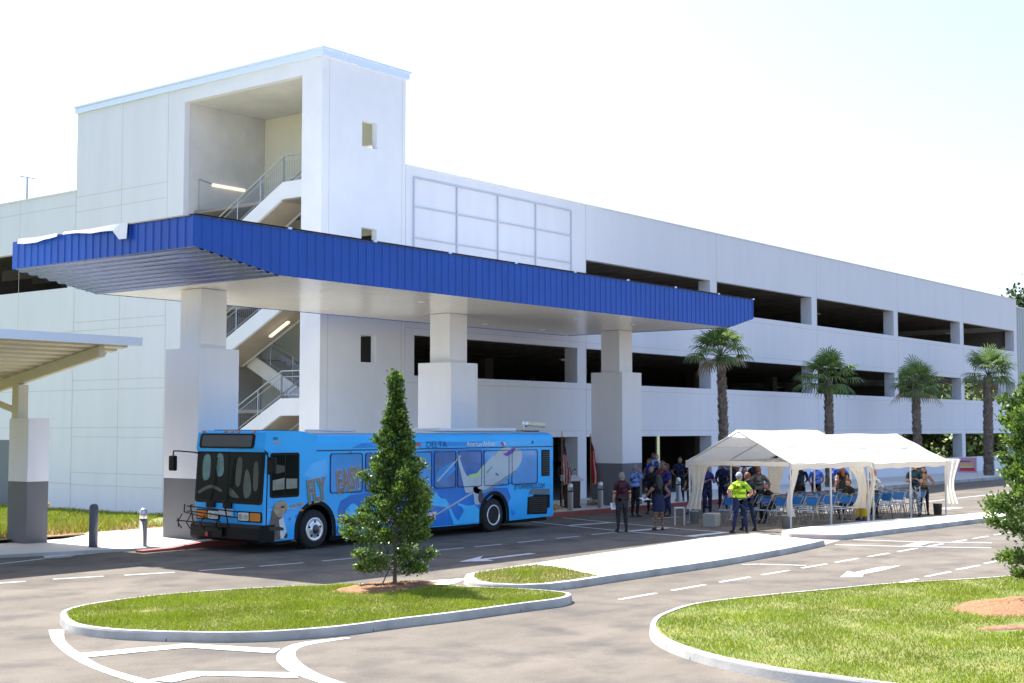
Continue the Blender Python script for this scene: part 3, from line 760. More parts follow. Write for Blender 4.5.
for cx, r0 in ((w1x, .64), (w2x, .62)):
    f = MB(); ap = [(cx-(r0-.012)*math.cos(math.pi*k/12), .52+(r0-.002)*math.sin(math.pi*k/12)) for k in range(13)]
    ap = [(cx-r0+.012, .3)]+ap+[(cx+r0-.012, .3)]; ai = [(cx+(x-cx)*.96, .3+(z-.3)*.97) for x, z in ap]; n = len(ap)
    f.add([(x, y, z) for y in (by+.01, bY-.01) for (x, z) in ai], [(k, k+1, n+k+1, n+k) for k in range(n-1)], black); f.box(cx-r0+.03, cx+r0-.03, by+.45, by+.47, .3, 1.1, black); f.build('wheel_well', B)
f = MB()
prof = [(by+.005, 2.70), (by+.01, 2.78), (by+.06, 2.88), (by+.2, 2.945), (by+.6, 2.98), ((by+bY)/2, 3.0)]
prof = prof+[(by+bY-a, z) for a, z in prof[:-1][::-1]]
f.prism(prof[:1]+prof[1:], bx0+.15, bx1, bc, axis='x'); f.build('roof_edge', B)
f = MB(); f.prism([(by+.25, 2.958), (by+.6, 2.988), ((by+bY)/2, 3.01), (bY-.6, 2.988), (bY-.25, 2.958)], bx0+1.6, bx1-.05, roofw, axis='x')
f.bbox(30.2, 33.8, by+.55, bY-.55, 3.0, 3.10, roofw, .03); f.bbox(26, 27, by+.8, bY-.8, 3.0, 3.06, roofw, .02); f.build('roof', B)
f = MB(); f.prism([(bx0+.02, 2.5), (bx0+.0, 2.6), (bx0+.06, 2.98), (bx0+.14, 3.04), (bx0+1.2, 3.02), (bx0+1.75, 2.93), (bx0+1.75, 2.5)], by-.012, bY+.012, bc, axis='y')
f.build('front_cap', B)
f = MB(); f.prism([(bx0+.4,3.035),(bx0+1.3,3.015),(bx0+1.3,3.03),(bx0+.4,3.055)], by+.2, bY-.2, black, axis='y'); f.build('roof_seam', B)
# destination sign window
def rrect(y0, y1, z0, z1, r, n=4):
    o = []
    for cx_, cz_, a0 in ((y1-r, z1-r, 0), (y0+r, z1-r, 90), (y0+r, z0+r, 180), (y1-r, z0+r, 270)):
        for k in range(n+1):
            a = R(a0+90*k/n); o.append((cx_+r*math.cos(a), cz_+r*math.sin(a)))
    return o
def slanted(b, poly, xf, t, m):
    """poly (y,z) laid on the sloping front: xf(z) gives the surface x"""
    n = len(poly); vs = [(xf(z)-t, y, z) for y, z in poly]+[(xf(z)+.01, y, z) for y, z in poly]
    b.add(vs, [tuple(range(n)), tuple(range(2*n-1, n-1, -1))]+[(k, n+k, n+(k+1) % n, (k+1) % n) for k in range(n)], m)
xf2 = lambda z: bx0+(z-2.6)/.38*.06
f = MB(); slanted(f, rrect(26.28, 28.4, 2.585, 2.96, .09), xf2, .012, black); slanted(f, rrect(26.38, 28.3, 2.63, 2.92, .05), xf2, .018, mat('sign_glass',(.10,.11,.115),.12)); f.build('destination_sign', B)
xf1 = lambda z: bx0-.02+(z-1.22)/1.18*.08
f = MB(); slanted(f, rrect(25.93, 28.72-.2, 1.2, 2.555, .1), xf1, .014, black); f.build('windshield_frame', B)
f = MB(); slanted(f, rrect(26.02, 27.2, 1.28, 2.46, .08), xf1, .02, bglass); f.build('windshield', B)
f = MB(); slanted(f, rrect(27.26, 28.44, 1.28, 2.46, .08), xf1, .02, bglass); f.build('windshield', B)
# what is seen through the windshield: shaped shapes just behind the tint
f = MB(); teal = mat('tinted_window_view', (.05,.17,.17), .2, var=.3, scale=3); dimv = mat('tinted_interior', (.02,.033,.03), .3, var=.3, scale=4); pale = mat('tinted_pale', (.04,.058,.052), .3, var=.5, scale=5); palew = mat('tinted_pale_view', (.22,.24,.20), .3, var=.35, scale=4)
for poly_, m_ in (([(28.25,2.35),(28.0,2.38),(27.98,1.85),(28.23,1.8)],teal),([(27.72,2.4),(27.5,2.4),(27.45,1.95),(27.68,1.9)],teal),([(28.35,1.5),(27.9,1.65),(27.5,1.55),(27.5,1.48),(27.9,1.57),(28.35,1.42)],dimv),([(26.6,2.05),(26.45,1.95),(26.35,1.5),(26.55,1.35),(26.65,1.6)],pale),([(26.95,2.3),(26.75,2.3),(26.78,1.7),(26.95,1.7)],dimv),([(27.15,1.6),(26.9,1.45),(26.8,1.35),(27.15,1.4)],dimv),([(26.3,2.2),(26.15,2.2),(26.12,1.6),(26.28,1.6)],dimv)):
    slanted(f, catmull(poly_, 4), xf1, .0225, m_)
f.build('cabin_view', B)
for ys in (27.55, 26.9):
    f = MB(); f.path([(bx0-.07, ys+.35, 1.2), (bx0-.045, ys+.2, 1.7), (bx0+.0, ys+.12, 2.35)], .012, black, n=5); f.box(bx0-.08, bx0-.02, ys+.15, ys+.45, 1.08, 1.22, black); f.build('wiper', B)
f = MB(); f.prism([(bx0-.16,.34),(bx0-.16,.62),(bx0-.1,.70),(bx0+.35,.70),(bx0+.35,.28),(bx0-.1,.28)], by-.015, bY+.015, black, axis='y'); f.build('bumper', B)
for y0, y1 in ((25.95, 26.85), (27.55, 28.45)):
    hl = MB(); 
    slanted(hl, rrect(y0, y1, .76, 1.02, .04), lambda z: bx0-.005, .02, black); h = hl.build('headlight', B)
    q_ = MB(); ym = y0+.45 if y0 < 27 else y1-.45
    am = (y0+.04, ym-.03) if y0 < 27 else (ym+.03, y1-.04); cl = (ym+.02, y1-.04) if y0 < 27 else (y0+.04, ym-.02)
    slanted(q_, rrect(*am, .79, .99, .03), lambda z: bx0-.022, .016, amber); q_.build('turn_signal', h)
    q_ = MB(); slanted(q_, rrect(*cl, .79, .99, .03), lambda z: bx0-.022, .016, lens)
    c_ = (cl[0]+cl[1])/2
    for dy in (-.1, .1): q_.tube((bx0-.045, c_+dy, .89), (bx0-.03, c_+dy, .89), .07, stain, n=12)
    q_.build('lamp', h)
f = MB(); f.box(bx0-.05, bx0-.03, 27.0, 27.55, .88, 1.06, mat('plate_white',(.6,.62,.66),.5)); f.build('licence_plate', B)
for k, y in enumerate((26.35, 26.95, 27.2, 27.45, 28.3)):
    f = MB(); f.bbox(bx0+.03, bx0+.09, y-.05, y+.05, 2.985, 3.03, amber, .01); f.build('marker_light', B)
# mirrors
f = MB(); f.path([(bx0+.05, 28.5, 2.45), (bx0-.02, 28.55, 2.47), (bx0-.1, 29.1, 2.5), (bx0-.1, 29.32, 2.5), (bx0-.1, 29.34, 2.35)], .02, black); f.bbox(bx0-.16, bx0-.04, 29.22, 29.46, 1.98, 2.38, black, .035); f.build('mirror', B)
f = MB(); f.path([(bx0+.05, by+.05, 2.55), (bx0-.05, by-.12, 2.5), (bx0-.02, by-.22, 2.3)], .02, black); f.bbox(bx0-.02, bx0+.10, by-.36, by-.1, 1.95, 2.38, black, .035); f.build('mirror', B)
# bike rack
f = MB(); X0 = bx0-.18
for y in (28.35, 27.0): f.path([(X0, y, .62), (X0-.12, y, 1.12), (X0-.10, y-.05, 1.14)], .018, black)
f.path([(X0-.1, 28.5, 1.10), (X0-.06, 26.6, 1.02)], .018, black); f.path([(X0-.14, 28.45, .98), (X0-.1, 26.55, .88)], .018, black); f.path([(X0-.1, 28.6, 1.15), (X0-.12, 28.6, .95), (X0-.1, 27.2, .75)], .016, black)
f.path([(X0-.12, 28.9, .72), (X0-.08, 28.2, .70), (X0-.04, 26.9, .66)], .02, black); f.path([(X0-.05, 28.9, .55), (X0-.08, 28.9, .78)], .018, black)
for y in (28.8, 28.45, 27.9, 27.3): f.path([(X0-.03, y, .52), (X0-.16, y, .68), (X0-.1, y-.1, .9)], .014, black)
f.box(X0-.05, X0+.02, 27.2, 28.1, .38, .6, black); f.tube((X0-.08, 27.75, .42), (X0-.02, 27.75, .42), .06, redl, n=10)
f.build('bike_rack', B)
# side glazing. All panels stand proud of the side (y = by) towards the street
def sp(b, poly, t0, t1, m): b.prism(poly, by-t1, by-t0, m, axis='y')
f = MB(); sp(f, rrect(23.16, 24.14, 1.36, 2.48, .07), 0, .012, black); f.build('driver_window', B)
f = MB(); sp(f, rrect(23.22, 23.64, 1.42, 2.42, .04), .012, .018, bglass); sp(f, rrect(23.68, 24.08, 1.42, 2.42, .04), .012, .018, bglass)
sp(f, [(23.24,1.55),(23.63,1.57),(23.63,1.85),(23.24,1.8)], .018, .0185, palew); sp(f, [(23.69,1.57),(24.06,1.58),(24.06,1.82),(23.69,1.83)], .018, .0185, palew); sp(f, [(23.3,1.95),(23.63,2.0),(23.63,2.15),(23.3,2.2)], .018, .0185, dimv); f.build('window_pane', B)
wins = [(25.22,26.42,1.40),(26.52,27.75,1.40),(27.85,29.2,1.40),(29.3,30.25,1.38),(30.32,31.42,1.38),(31.52,32.72,1.38),(32.85,34.15,1.38)]
for i, (a, c, z0) in enumerate(wins):
    f = MB(); ro = rrect(a, c, z0, 2.44, .08); ri = rrect(a+.022, c-.022, z0+.022, 2.418, .065); n = len(ro); rb_ = mat('window_rubber',(.006,.03,.13),.5)
    f.add([(x, yy, z) for rg, yy in ((ro, by), (ro, by-.0215), (ri, by-.0215), (ri, by-.002)) for x, z in rg], [(j*n+k, j*n+(k+1) % n, ((j+1) % 4)*n+(k+1) % n, ((j+1) % 4)*n+k) for j in range(4) for k in range(n)], rb_); w = f.build('window_frame', B)
    f = MB(); sp(f, rrect(a+.035, c-.035, z0+.035, 2.405, .06), .006, .010, (wfilm2, wfilm, wfilm2, wfilm, wfilm, wfilm2, wfilm2)[i]); f.build('pane', w)
f = MB(); sp(f, [(bx0+.1,2.50),(34.95,2.505),(34.95,2.535),(bx0+.1,2.53)], 0, .010, mat('dark_trim',(.005,.02,.10),.5)); sp(f, [(23.03,.3),(23.055,.3),(23.1,2.5),(23.07,2.5)], 0, .008, black); f.build('gutter_trim', B)
f = MB(); sp(f, rrect(34.36, 34.78, 1.60, 2.42, .03), 0, .012, black); f.build('rear_vent', B)
f = MB()
for k in range(11): f.box(34.40, 34.74, by-.02, by-.012, 1.65+k*.068, 1.68+k*.068, mat('grille_dark',(.03,.035,.04),.5))
f.build('louvre', B)
f = MB(); sp(f, [(33.62,.45),(34.62,.42),(34.66,.60),(34.78,.62),(34.78,1.02),(33.95,1.05),(33.95,1.0),(33.66,.98)], 0, .012, black); sp(f, [(33.7,1.06),(34.78,1.04),(34.78,1.2),(33.8,1.22)], 0, .010, mat('grille_grey',(.13,.17,.20),.6))
for k in range(8): f.box(33.7, 34.62, by-.019, by-.012, .5+k*.062, .52+k*.062, MATS['grille_dark'])
f.build('engine_grille', B)
# wheels
def wheel(cx, front):
    t = MB(); t.lathe([(.30,-.13),(.44,-.13),(.49,-.09),(.505,-.03),(.505,.05),(.49,.11),(.44,.14),(.30,.14)], rubber, n=28, M=Matrix.Translation((cx, by+.18, .505)) @ Matrix.Rotation(R(90), 4, 'X'))
    ty = t.build('wheel', B)
    r = MB(); M_ = Matrix.Translation((cx, by+.035, .505)) @ Matrix.Rotation(R(90), 4, 'X')
    if front:
        r.lathe([(.30,-.02),(.31,.015),(.27,.02),(.25,.012),(.15,.02),(.13,.05),(.12,.05)], mat('polished_wheel',(.72,.74,.78),.25,.6), n=24, M=M_)
        for k in range(5):
            a = 2*math.pi*k/5+.3; r.tube((cx+.2*math.cos(a), by+.01, .505+.2*math.sin(a)), (cx+.2*math.cos(a), by+.02, .505+.2*math.sin(a)), .032, black, n=10)
        r.lathe([(.125,.02),(.12,.055),(.07,.06),(.065,.09),(.03,.09)], mat('hub_dark',(.10,.09,.09),.4,.5), n=16, M=M_)
    else:
        r.lathe([(.30,-.02),(.31,.02),(.27,.02),(.25,-.09),(.12,-.11),(.10,-.03),(.05,-.03)], MATS['polished_wheel'], n=24, M=M_)
    r.build('rim', ty)
    for k in range(8):
        pass
wheel(w1x, True); wheel(w2x, False)
for cx in (w1x, w2x):
    f = MB(); f.lathe([(.30,-.13),(.47,-.13),(.505,-.05),(.505,.05),(.47,.13),(.30,.13)], rubber, n=20, M=Matrix.Translation((cx, bY-.2, .505)) @ Matrix.Rotation(R(90), 4, 'X')); f.build('wheel', B)
# dark arch lips
for cx, r0 in ((w1x, .64), (w2x, .62)):
    f = MB(); n = 14; vs = []
    for rr, yy in ((r0-.02, by-.014), (r0+.085, by-.014), (r0+.085, by-.002), (r0-.02, by-.002)):
        vs += [(cx-rr, yy, .3)]+[(cx-rr*math.cos(math.pi*k/n), yy, .52+rr*math.sin(math.pi*k/n)) for k in range(n+1)]+[(cx+rr, yy, .3)]
    m_ = n+3
    f.add(vs, [(j*m_+k, j*m_+k+1, ((j+1) % 4)*m_+k+1, ((j+1) % 4)*m_+k) for j in range(4) for k in range(m_-1)], black); f.build('arch_lip', B)
f = MB(); f.box(bx0+.4, w1x-.7, by+.15, bY-.15, .2, .3, black); f.box(w1x+.7, w2x-.7, by+.2, bY-.2, .18, .31, black); f.box(w2x+.7, bx1-.1, by+.2, bY-.2, .2, .36, black)
for cx in (w1x, w2x): f.box(cx-.6, cx+.6, by+.5, bY-.5, .25, 1.1, black)
f.build('underbody', B)
# wrap artwork (thin film, layered a couple of millimetres each)
g1 = MB()
def art(poly, m, lay=0, rnd=0):
    if rnd: poly = catmull(poly, rnd)
    g1.prism(poly, by-.0125-.001*lay, by-.0115-.001*lay if lay else by-.0118, m, axis='y')
def low(poly, m, lay=0): # film on the body only, under the window frames
    g1.prism(poly, by-.0016-.0008*lay, by-.0001, m, axis='y')
# deep blue sweep over the middle
low([(25.42,.32),(25.55,.62),(25.5,.95),(25.62,1.2),(26.0,1.33),(26.6,1.37),(31.0,1.36),(32.6,1.30),(33.0,1.22),(33.1,1.05),(32.85,.95)]+[(32.02-.64*math.cos(math.pi*k/10), .52+.64*math.sin(math.pi*k/10)) for k in range(9,-1,-1)]+[(31.38,.32)], bd)
low([(26.6,1.37),(26.5,2.0),(26.0,2.49),(25.35,2.3),(25.3,2.0),(25.7,1.7),(26.0,1.37)], bm_, 1)
low(catmull([(28.4,1.37),(28.3,2.0),(28.7,2.44),(31.9,2.44),(32.2,2.1),(32.5,1.6),(32.6,1.37)],4), bd, 1)
low([(29.3,2.0),(29.5,2.5),(30.6,2.52),(31.1,2.3),(30.6,2.1),(29.9,2.2)], bm_, 2)
low([(27.1,2.57),(27.6,2.64),(28.3,2.62),(28.9,2.69),(29.6,2.6),(29.9,2.57)], bc, 1); low([(31.2,2.57),(31.5,2.7),(32.6,2.7),(34.2,2.69),(33.2,2.57)], mat('bus_pale_blue', (.10,.48,.95), .42, var=.1, scale=1), 1)
low([(24.3,1.9),(24.6,2.2),(25.1,2.3),(25.15,1.9),(24.8,1.75)], mat('bus_pale_blue', (.10,.48,.95), .42), 0)
low([(26.0,2.57),(26.4,2.70),(31.6,2.70),(32.1,2.57)], bm_, 0)
art([(25.55,.34),(25.55,.6),(25.75,.9),(26.0,1.1),(26.2,1.05),(26.35,.8),(26.15,.65),(25.95,.6),(25.85,.36)][::-1], bl, 1, 3)
art([(26.2,.6),(26.45,.95),(26.9,1.2),(27.3,1.1),(27.3,.8),(27.0,.5),(26.6,.35),(26.3,.34)], bl, 1, 3)
art([(28.55,1.0),(28.75,1.22),(29.1,1.3),(29.2,1.1),(29.35,1.28),(29.6,1.1),(29.8,1.08),(29.95,.92),(29.9,.82),(29.5,.88),(29.2,.92),(28.9,.95)], bl, 1)
art([(30.15,.33),(30.0,.62),(29.92,.8),(30.0,.82),(30.2,.55),(30.35,.42),(30.6,.7),(30.5,.82),(30.35,.86),(30.3,.95),(30.75,.84),(31.1,.86),(31.3,.7),(31.3,.33)], bl, 1)
art([(32.66,.36),(32.66,.8),(32.8,1.0),(32.6,1.32),(32.75,1.36),(32.9,1.22),(33.05,1.3),(33.6,1.28),(33.55,.36)], bc, 1)
art([(32.85,.42),(33.02,.5),(32.98,.62),(32.92,.58),(32.82,.68),(32.78,.6)], bm_, 2)
art([(31.6,1.34),(31.52,1.10),(31.68,.95),(31.95,1.1)], bd, 1)
art([(29.25,1.55),(29.5,1.9),(30.1,2.15),(30.25,1.9),(29.9,1.7),(29.6,1.6)], bm_, 1)
# the airliner: body, wing, winglet, engine, tail marks
al = mat('aircraft_white', (.42,.50,.56), .4, var=.14, scale=1.1); als = mat('aircraft_shade', (.17,.27,.40), .4, var=.1, scale=1.2); alg = mat('aircraft_green_glow', (.40,.62,.30), .4); alp = mat('tail_purple', (.13,.05,.42), .4)
art([(31.15,1.30),(31.05,1.45),(31.6,1.9),(32.0,2.25),(32.35,2.49),(33.05,2.49),(33.35,2.35),(33.3,2.05),(33.0,1.8),(32.5,1.62),(32.0,1.42),(31.5,1.26)], al, 2, 4)
art([(31.05,1.38),(31.5,1.27),(32.0,1.43),(32.55,1.63),(33.05,1.83),(33.1,1.78),(32.5,1.50),(32.0,1.32),(31.5,1.17),(31.1,1.2)], als, 3, 3)
art([(30.3,2.28),(30.37,2.30),(30.72,1.72),(31.2,1.78),(31.95,2.3),(31.9,2.1),(31.45,1.5),(31.0,1.25),(30.72,1.22),(30.6,1.4)], al, 3, 3)
art([(30.8,1.73),(31.2,1.78),(31.55,2.05),(31.3,1.68),(30.95,1.60)], alg, 4)
art([(32.4,2.32),(32.6,2.36),(32.85,2.49),(33.05,2.49),(32.9,2.34),(32.6,2.24)], alp, 4)
art([(31.65,1.75),(31.9,1.92),(31.88,1.97),(31.63,1.80)], als, 4); art([(32.05,1.72),(32.2,1.66),(32.22,1.70),(32.07,1.77)], mat('door_mark',(.08,.09,.16),.5), 4)
art([(31.05,1.38),(31.4,1.30),(31.42,.98),(31.3,.86),(31.1,.88),(31.05,1.05)], al, 3, 3); 
eng = [(31.36+.115*math.cos(a), 1.07+.19*math.sin(a)) for a in [2*math.pi*k/16 for k in range(16)]]; art(eng, mat('engine_dark',(.05,.04,.06),.4), 5)
art([(28.6,.36),(28.62,.40),(30.95,1.22),(31.05,1.26),(31.0,1.18)], al, 3)
art([(29.42,1.62),(30.45,2.32),(30.47,2.28),(29.44,1.56)], al, 4)
# animal figure behind the front corner
fur = mat('wrap_brown', (.14,.105,.07), .5, var=.4, scale=9); furl = mat('wrap_tan', (.42,.31,.20), .5, var=.3, scale=12); furw = mat('wrap_chest_white', (.68,.72,.75), .5, var=.12, scale=8); furd = mat('wrap_dark', (.03,.03,.03), .5)
art([(23.14,.34),(23.12,.62),(23.2,.85),(23.26,1.12),(23.42,1.27),(23.62,1.27),(23.74,1.12),(23.68,.98),(23.56,.92),(23.6,.7),(23.7,.5),(23.72,.34)], fur, 1, 3)
art([(23.3,1.02),(23.3,1.16),(23.42,1.26),(23.62,1.26),(23.78,1.14),(23.7,1.06),(23.6,.92),(23.45,.88)], furl, 2, 4)
art([(23.46,.80),(23.6,.88),(23.66,.7),(23.74,.46),(23.7,.34),(23.52,.34),(23.5,.55)], furw, 2); art([(23.14,.66),(23.5,.64),(23.62,.60),(23.62,.54),(23.4,.55),(23.16,.56)], furd, 3); art([(23.5,1.14),(23.62,1.16),(23.66,1.11),(23.54,1.09)], furd, 3)
art([(23.62,.36),(23.72,.5),(23.76,.42),(23.7,.34)], furd, 3)
for (x, z) in ((23.80,.84),(24.02,.90)): art([(x,z),(x+.05,z+.02),(x+.07,z-.03),(x+.03,z-.07),(x-.01,z-.04)], bd, 2)
for (x, z, m_) in ((23.86,1.08,furl),(23.95,1.09,furl),(24.04,1.11,furl),(24.12,1.12,furl),(24.2,1.12,amber)): art([(x,z),(x+.06,z+.01),(x+.05,z+.10),(x+.01,z+.09)], m_, 3)
art([(24.16,.995),(24.28,1.0),(24.28,1.04),(24.16,1.035)], amber, 3)
art([(23.1,1.07),(24.05,1.075),(24.05,1.085),(23.1,1.08)], furw, 1)
g1.build('wrap_artwork', B)
up = (0,0,1); yo = by-.0185
dk = mat('letter_dark', (.02,.02,.03), .5); wt = mat('letter_white', (.8,.82,.85), .5); orr = mat('letter_orange', (.80,.40,.16), .5); gr = mat('letter_green', (.25,.42,.10), .5); sepia = mat('letter_sepia', (.20,.17,.16), .5, var=.3, scale=9)
def btext(s, size, x, z, m, sx_=1.0, rise=0.0, lift=0.0, bold=0.0, shear=0.0, name='lettering'):
    return text(s, size, m, name, B, (x, by-.017-lift, z), (1,0,rise), (-rise,0,1), sx=sx_, bold=bold, ext=.0008, shear=shear)
for w, x, z in (('FLY', 24.47, 1.20), ('EASY', 25.50, 1.42)):
    btext(w, .80, x-.02, z-.015, mat('letter_olive', (.22,.24,.08), .5) if w == 'FLY' else mat('letter_ochre', (.36,.22,.13), .5), .50, .13, 0, .045); btext(w, .80, x-.0, z+.0, mat('letter_rim', (.50,.52,.50), .5), .50, .13, .002, .035); btext(w, .80, x, z, sepia, .50, .13, .004, .022)
btext('DELTA', .26, 28.95, 2.545, mat('delta_navy',(.01,.035,.22),.5), 1.15, bold=-.002)
art2 = MB(); art2.prism([(28.5,2.57),(28.62,2.72),(28.62,2.62)], by-.02, by-.018, mat('delta_red',(.6,.03,.04),.5), axis='y'); art2.prism([(28.64,2.72),(28.78,2.57),(28.64,2.62)], by-.02, by-.018, MATS['delta_red'], axis='y'); art2.build('logo', B); art2 = MB()
art2.prism([(32.32,2.66),(32.38,2.69),(32.46,2.60),(32.5,2.55),(32.42,2.56)], by-.02, by-.018, MATS['delta_red'], axis='y'); art2.prism([(32.44,2.66),(32.5,2.67),(32.54,2.61),(32.48,2.60)], by-.02, by-.018, wt, axis='y'); art2.build('logo', B)
btext('American Airlines', .21, 30.72, 2.565, wt, .86)
btext('JETGAINESVILLE.COM', .205, 32.98, 1.235, dk, .78, bold=.0)
for m_, l_, o_ in ((orr, 0, .022), (furw, .002, .006)):
    btext('GAINESVILLE', .16, 28.05, .74, m_, 1.1, .06, l_, o_*.5); btext('AIRPORT', .26, 28.35, .48, m_, 1.0, .06, l_, o_)
btext('1804', .11, 23.22, 2.80, dk, .8); f = MB(); f.prism([(23.28,2.72),(23.45,2.725),(23.45,2.765),(23.28,2.76)], by-.02, by+.01, amber, axis='y'); f.build('side_marker', B); f = MB(); f.tube((33.9,by-.01,2.66),(33.9,by+.02,2.66),.045,dk,n=12); f.build('side_marker', B); f = MB(); f.tube((34.6,by-.01,2.66),(34.6,by+.02,2.66),.025,amber,n=10); f.build('side_marker', B)
# camera and horn on the rear roof
f = MB(); f.tube((34.35,26.6,2.98),(34.35,26.6,3.2),.05,stain); f.ball((34.45,26.6,3.24),.12,MATS['polished_wheel'] if 'polished_wheel' in MATS else stain); f.tube((34.5,26.6,3.24),(35.1,26.35,3.2),.07,tan_m,r2=.10,n=12); f.box(34.2,34.9,26.4,26.9,2.98,3.02,black); f.build('roof_exhaust', B)

# ---------------------------------------------------------------- tents
tcol = mat('tent_pole_white', (.62,.61,.58), .45)
def sheet(b, P, nu, nv, m, M=None, amp=0, seed=0, smooth=True):
    """P(u,v)->Vector"""
    vs = [P(i/nu, j/nv) for j in range(nv+1) for i in range(nu+1)]
    b.add(vs, [(j*(nu+1)+i, j*(nu+1)+i+1, (j+1)*(nu+1)+i+1, (j+1)*(nu+1)+i) for j in range(nv) for i in range(nu)], m, smooth, M)
def curtain(b, x, y, z0, z1, w, dx, dy, seed, waist=.45):
    """gathered cloth hanging at a tent pole, spread along direction (dx,dy)"""
    r = random.Random(seed); ph = r.uniform(0, 6); nrm = Vector((-dy, dx, 0)); e = Vector((dx, dy, 0))
    def P(u, v):
        z = z1+(z0-z1)*v
        ww = w*(1-(1-waist)*math.sin(min(1, v*1.6)*math.pi*.5)*(1-.35*max(0, (v-.75)*4)))
        off = .07*math.sin(u*19+ph)*(.5+v*.6)+.09*math.sin(v*5+ph)
        return Vector((x, y, z))+e*(u*ww+.10*math.sin(v*4.5+ph)*v)+nrm*off
    sheet(b, P, 22, 14, canvas)
def tent(ox, oy, rot, L_, W, bays, label, ends, seed, he=2.02, hr=3.0):
    t = empty('party_tent', (ox, oy, 0), rot, label=label, cat='tent', group='white party tents joined end to end')
    fr = MB()
    fr_n = [L_*i/bays for i in range(bays+1)]
    for x in fr_n:
        for y in (0, W):
            p = MB(); p.tube((x,y,0),(x,y,he),.032,tcol,n=8); p.box(x-.08,x+.08,y-.08,y+.08,0,.012,tcol); o = p.build('pole', t, world=False)
        fr.tube((x,0,he),(x,W/2,hr-.03),.022,tcol); fr.tube((x,W,he),(x,W/2,hr-.03),.022,tcol)
        if x in (0, L_): fr.tube((x,0,he),(x,W,he),.022,tcol)
    for y in (0, W): fr.tube((0,y,he),(L_,y,he),.022,tcol)
    for y, z in ((W/2, hr-.03), (W*.25, (he+hr)/2-.02), (W*.75, (he+hr)/2-.02)): fr.tube((0,y,z),(L_,y,z),.02,tcol)
    fr.build('frame', t, world=False)
    r = MB(); ov = .07
    def roof(sgn):
        def P(u, v):
            x = -ov+(L_+2*ov)*u; yy = (W/2+ov*1.4)*v; z = hr-(hr-he)*(yy/(W/2))
            fu = (u*bays) % 1; sag = -.035*math.sin(math.pi*fu)*math.sin(math.pi*min(1, v))
            sag += .012*math.sin(u*23+v*5+seed)*v+.014*math.sin(u*9-v*13+seed)
            return Vector((x, W/2+sgn*yy, z+.03+sag))
        return P
    sheet(r, roof(-1), 40, 14, canvas); sheet(r, roof(1), 40, 14, canvas)
    r.build('roof_sheet', t, world=False)
    for sgn in (-1, 1):
        v_ = MB(); y = W/2+sgn*(W/2+ov*1.4); z = he-ov*.5
        sheet(v_, lambda u, v: Vector((-ov+(L_+2*ov)*u, y+.015*math.sin(u*31+seed)*v, z+.06-(.23+.02*math.sin(u*bays*2*math.pi*2))*v)), 48, 3, canvas); v_.build('valance', t, world=False)
    if 0 in ends:
        v_ = MB(); sheet(v_, lambda u, v: Vector((-ov-.01, W*u, he+.02-.13*v)), 10, 2, canvas); v_.build('valance', t, world=False)
    # guy tapes seam on the roof
    return t
rotT = R(-6.9)
t1 = tent(38.67, 19.54, rotT, 4.55, 3.9, 2, 'left half of the white party tent, with the open gable and gathered curtains', (0,), 1)
t2 = tent(43.5, 18.96, rotT, 4.95, 3.86, 2, 'right half of the white party tent, ending in a long loose curtain', (1,), 4, he=1.95, hr=2.86)
cb = MB(); curtain(cb, .0, 3.9, .45, 2.0, .75, .25, -1, 2, .5); cb.build('curtain', t1, world=False)
cb = MB(); curtain(cb, -.02, .02, .35, 2.05, .75, .95, .25, 5, .38); cb.build('curtain', t1, world=False)
cb = MB(); curtain(cb, 4.5, .05, .45, 2.0, .8, -.9, .3, 6, .4); cb.build('curtain', t1, world=False)
cb = MB(); curtain(cb, 4.4, 3.85, .3, 2.0, .9, .8, -.4, 7, .6); cb.build('curtain', t1, world=False)
cb = MB(); curtain(cb, 4.95, .0, .4, 2.0, .95, .25, -.5, 9, .6); cb.build('curtain', t2, world=False)
cb = MB(); curtain(cb, -.1, .0, .4, 2.0, .55, .6, .6, 12, .5); cb.build('curtain', t2, world=False)
def tl(ox, oy, x, y):
    c, s_ = math.cos(rotT), math.sin(rotT); return (ox+c*x-s_*y, oy+s_*x+c*y)
# ballast buckets and boxes
def bucket(x, y, label, h=.38, r=.16, m=None):
    b = MB(); b.lathe([(r*.85,0),(r,h),(r*1.05,h),(r*1.05,h+.02),(r*.9,h+.02)], m or mat('bucket_grey',(.36,.37,.38),.6), n=16)
    o = b.build('ballast_bucket', world=False); o.location = (x, y, 0); tag(o, label, 'bucket'); return o
bucket(*tl(38.67,19.54,.0,3.72), 'grey ballast bucket at the foot of the leftmost gathered curtain of the tent')
bucket(*tl(38.67,19.54,.22,.3), 'grey ballast bucket at the foot of the nearest tent corner curtain')
bucket(*tl(43.42,18.97,4.9,.25), 'dark ballast bucket at the right end corner of the tent', m=mat('bucket_dark',(.10,.09,.08),.7))
bx = MB(); bx.bbox(-.28,.28,-.2,.2,.0,.42,mat('crate_beige',(.35,.33,.29),.7),.02); bx.box(-.29,.29,-.21,.21,.34,.36,MATS['bucket_grey'])
o = bx.build('storage_tub', world=False); o.location = (38.1, 22.0, 0); o.rotation_euler.z = .2; tag(o, 'beige storage tub on the pavement under the left part of the tent', 'storage tub')
bx = MB()
for a, c in (((-.2,0,0),(-.2,0,.55)),((.2,0,0),(.2,0,.55)),((-.2,0,.55),(.2,0,.55)),((-.2,.3,0),(-.2,.3,.55)),((.2,.3,0),(.2,.3,.55)),((-.2,0,.55),(-.2,.3,.55)),((.2,0,.55),(.2,.3,.55)),((-.2,0,.05),(.2,0,.05)),((-.2,.3,.55),(.2,.3,.55))): bx.tube(a, c, .018, tcol, n=6)
bx.box(-.2,.2,0,.3,.54,.56,tcol)
o = bx.build('step_stool', world=False); o.location = (38.1, 23.0, 0); o.rotation_euler.z = .6; tag(o, 'pale metal frame stool beside the leftmost tent curtain', 'stool')

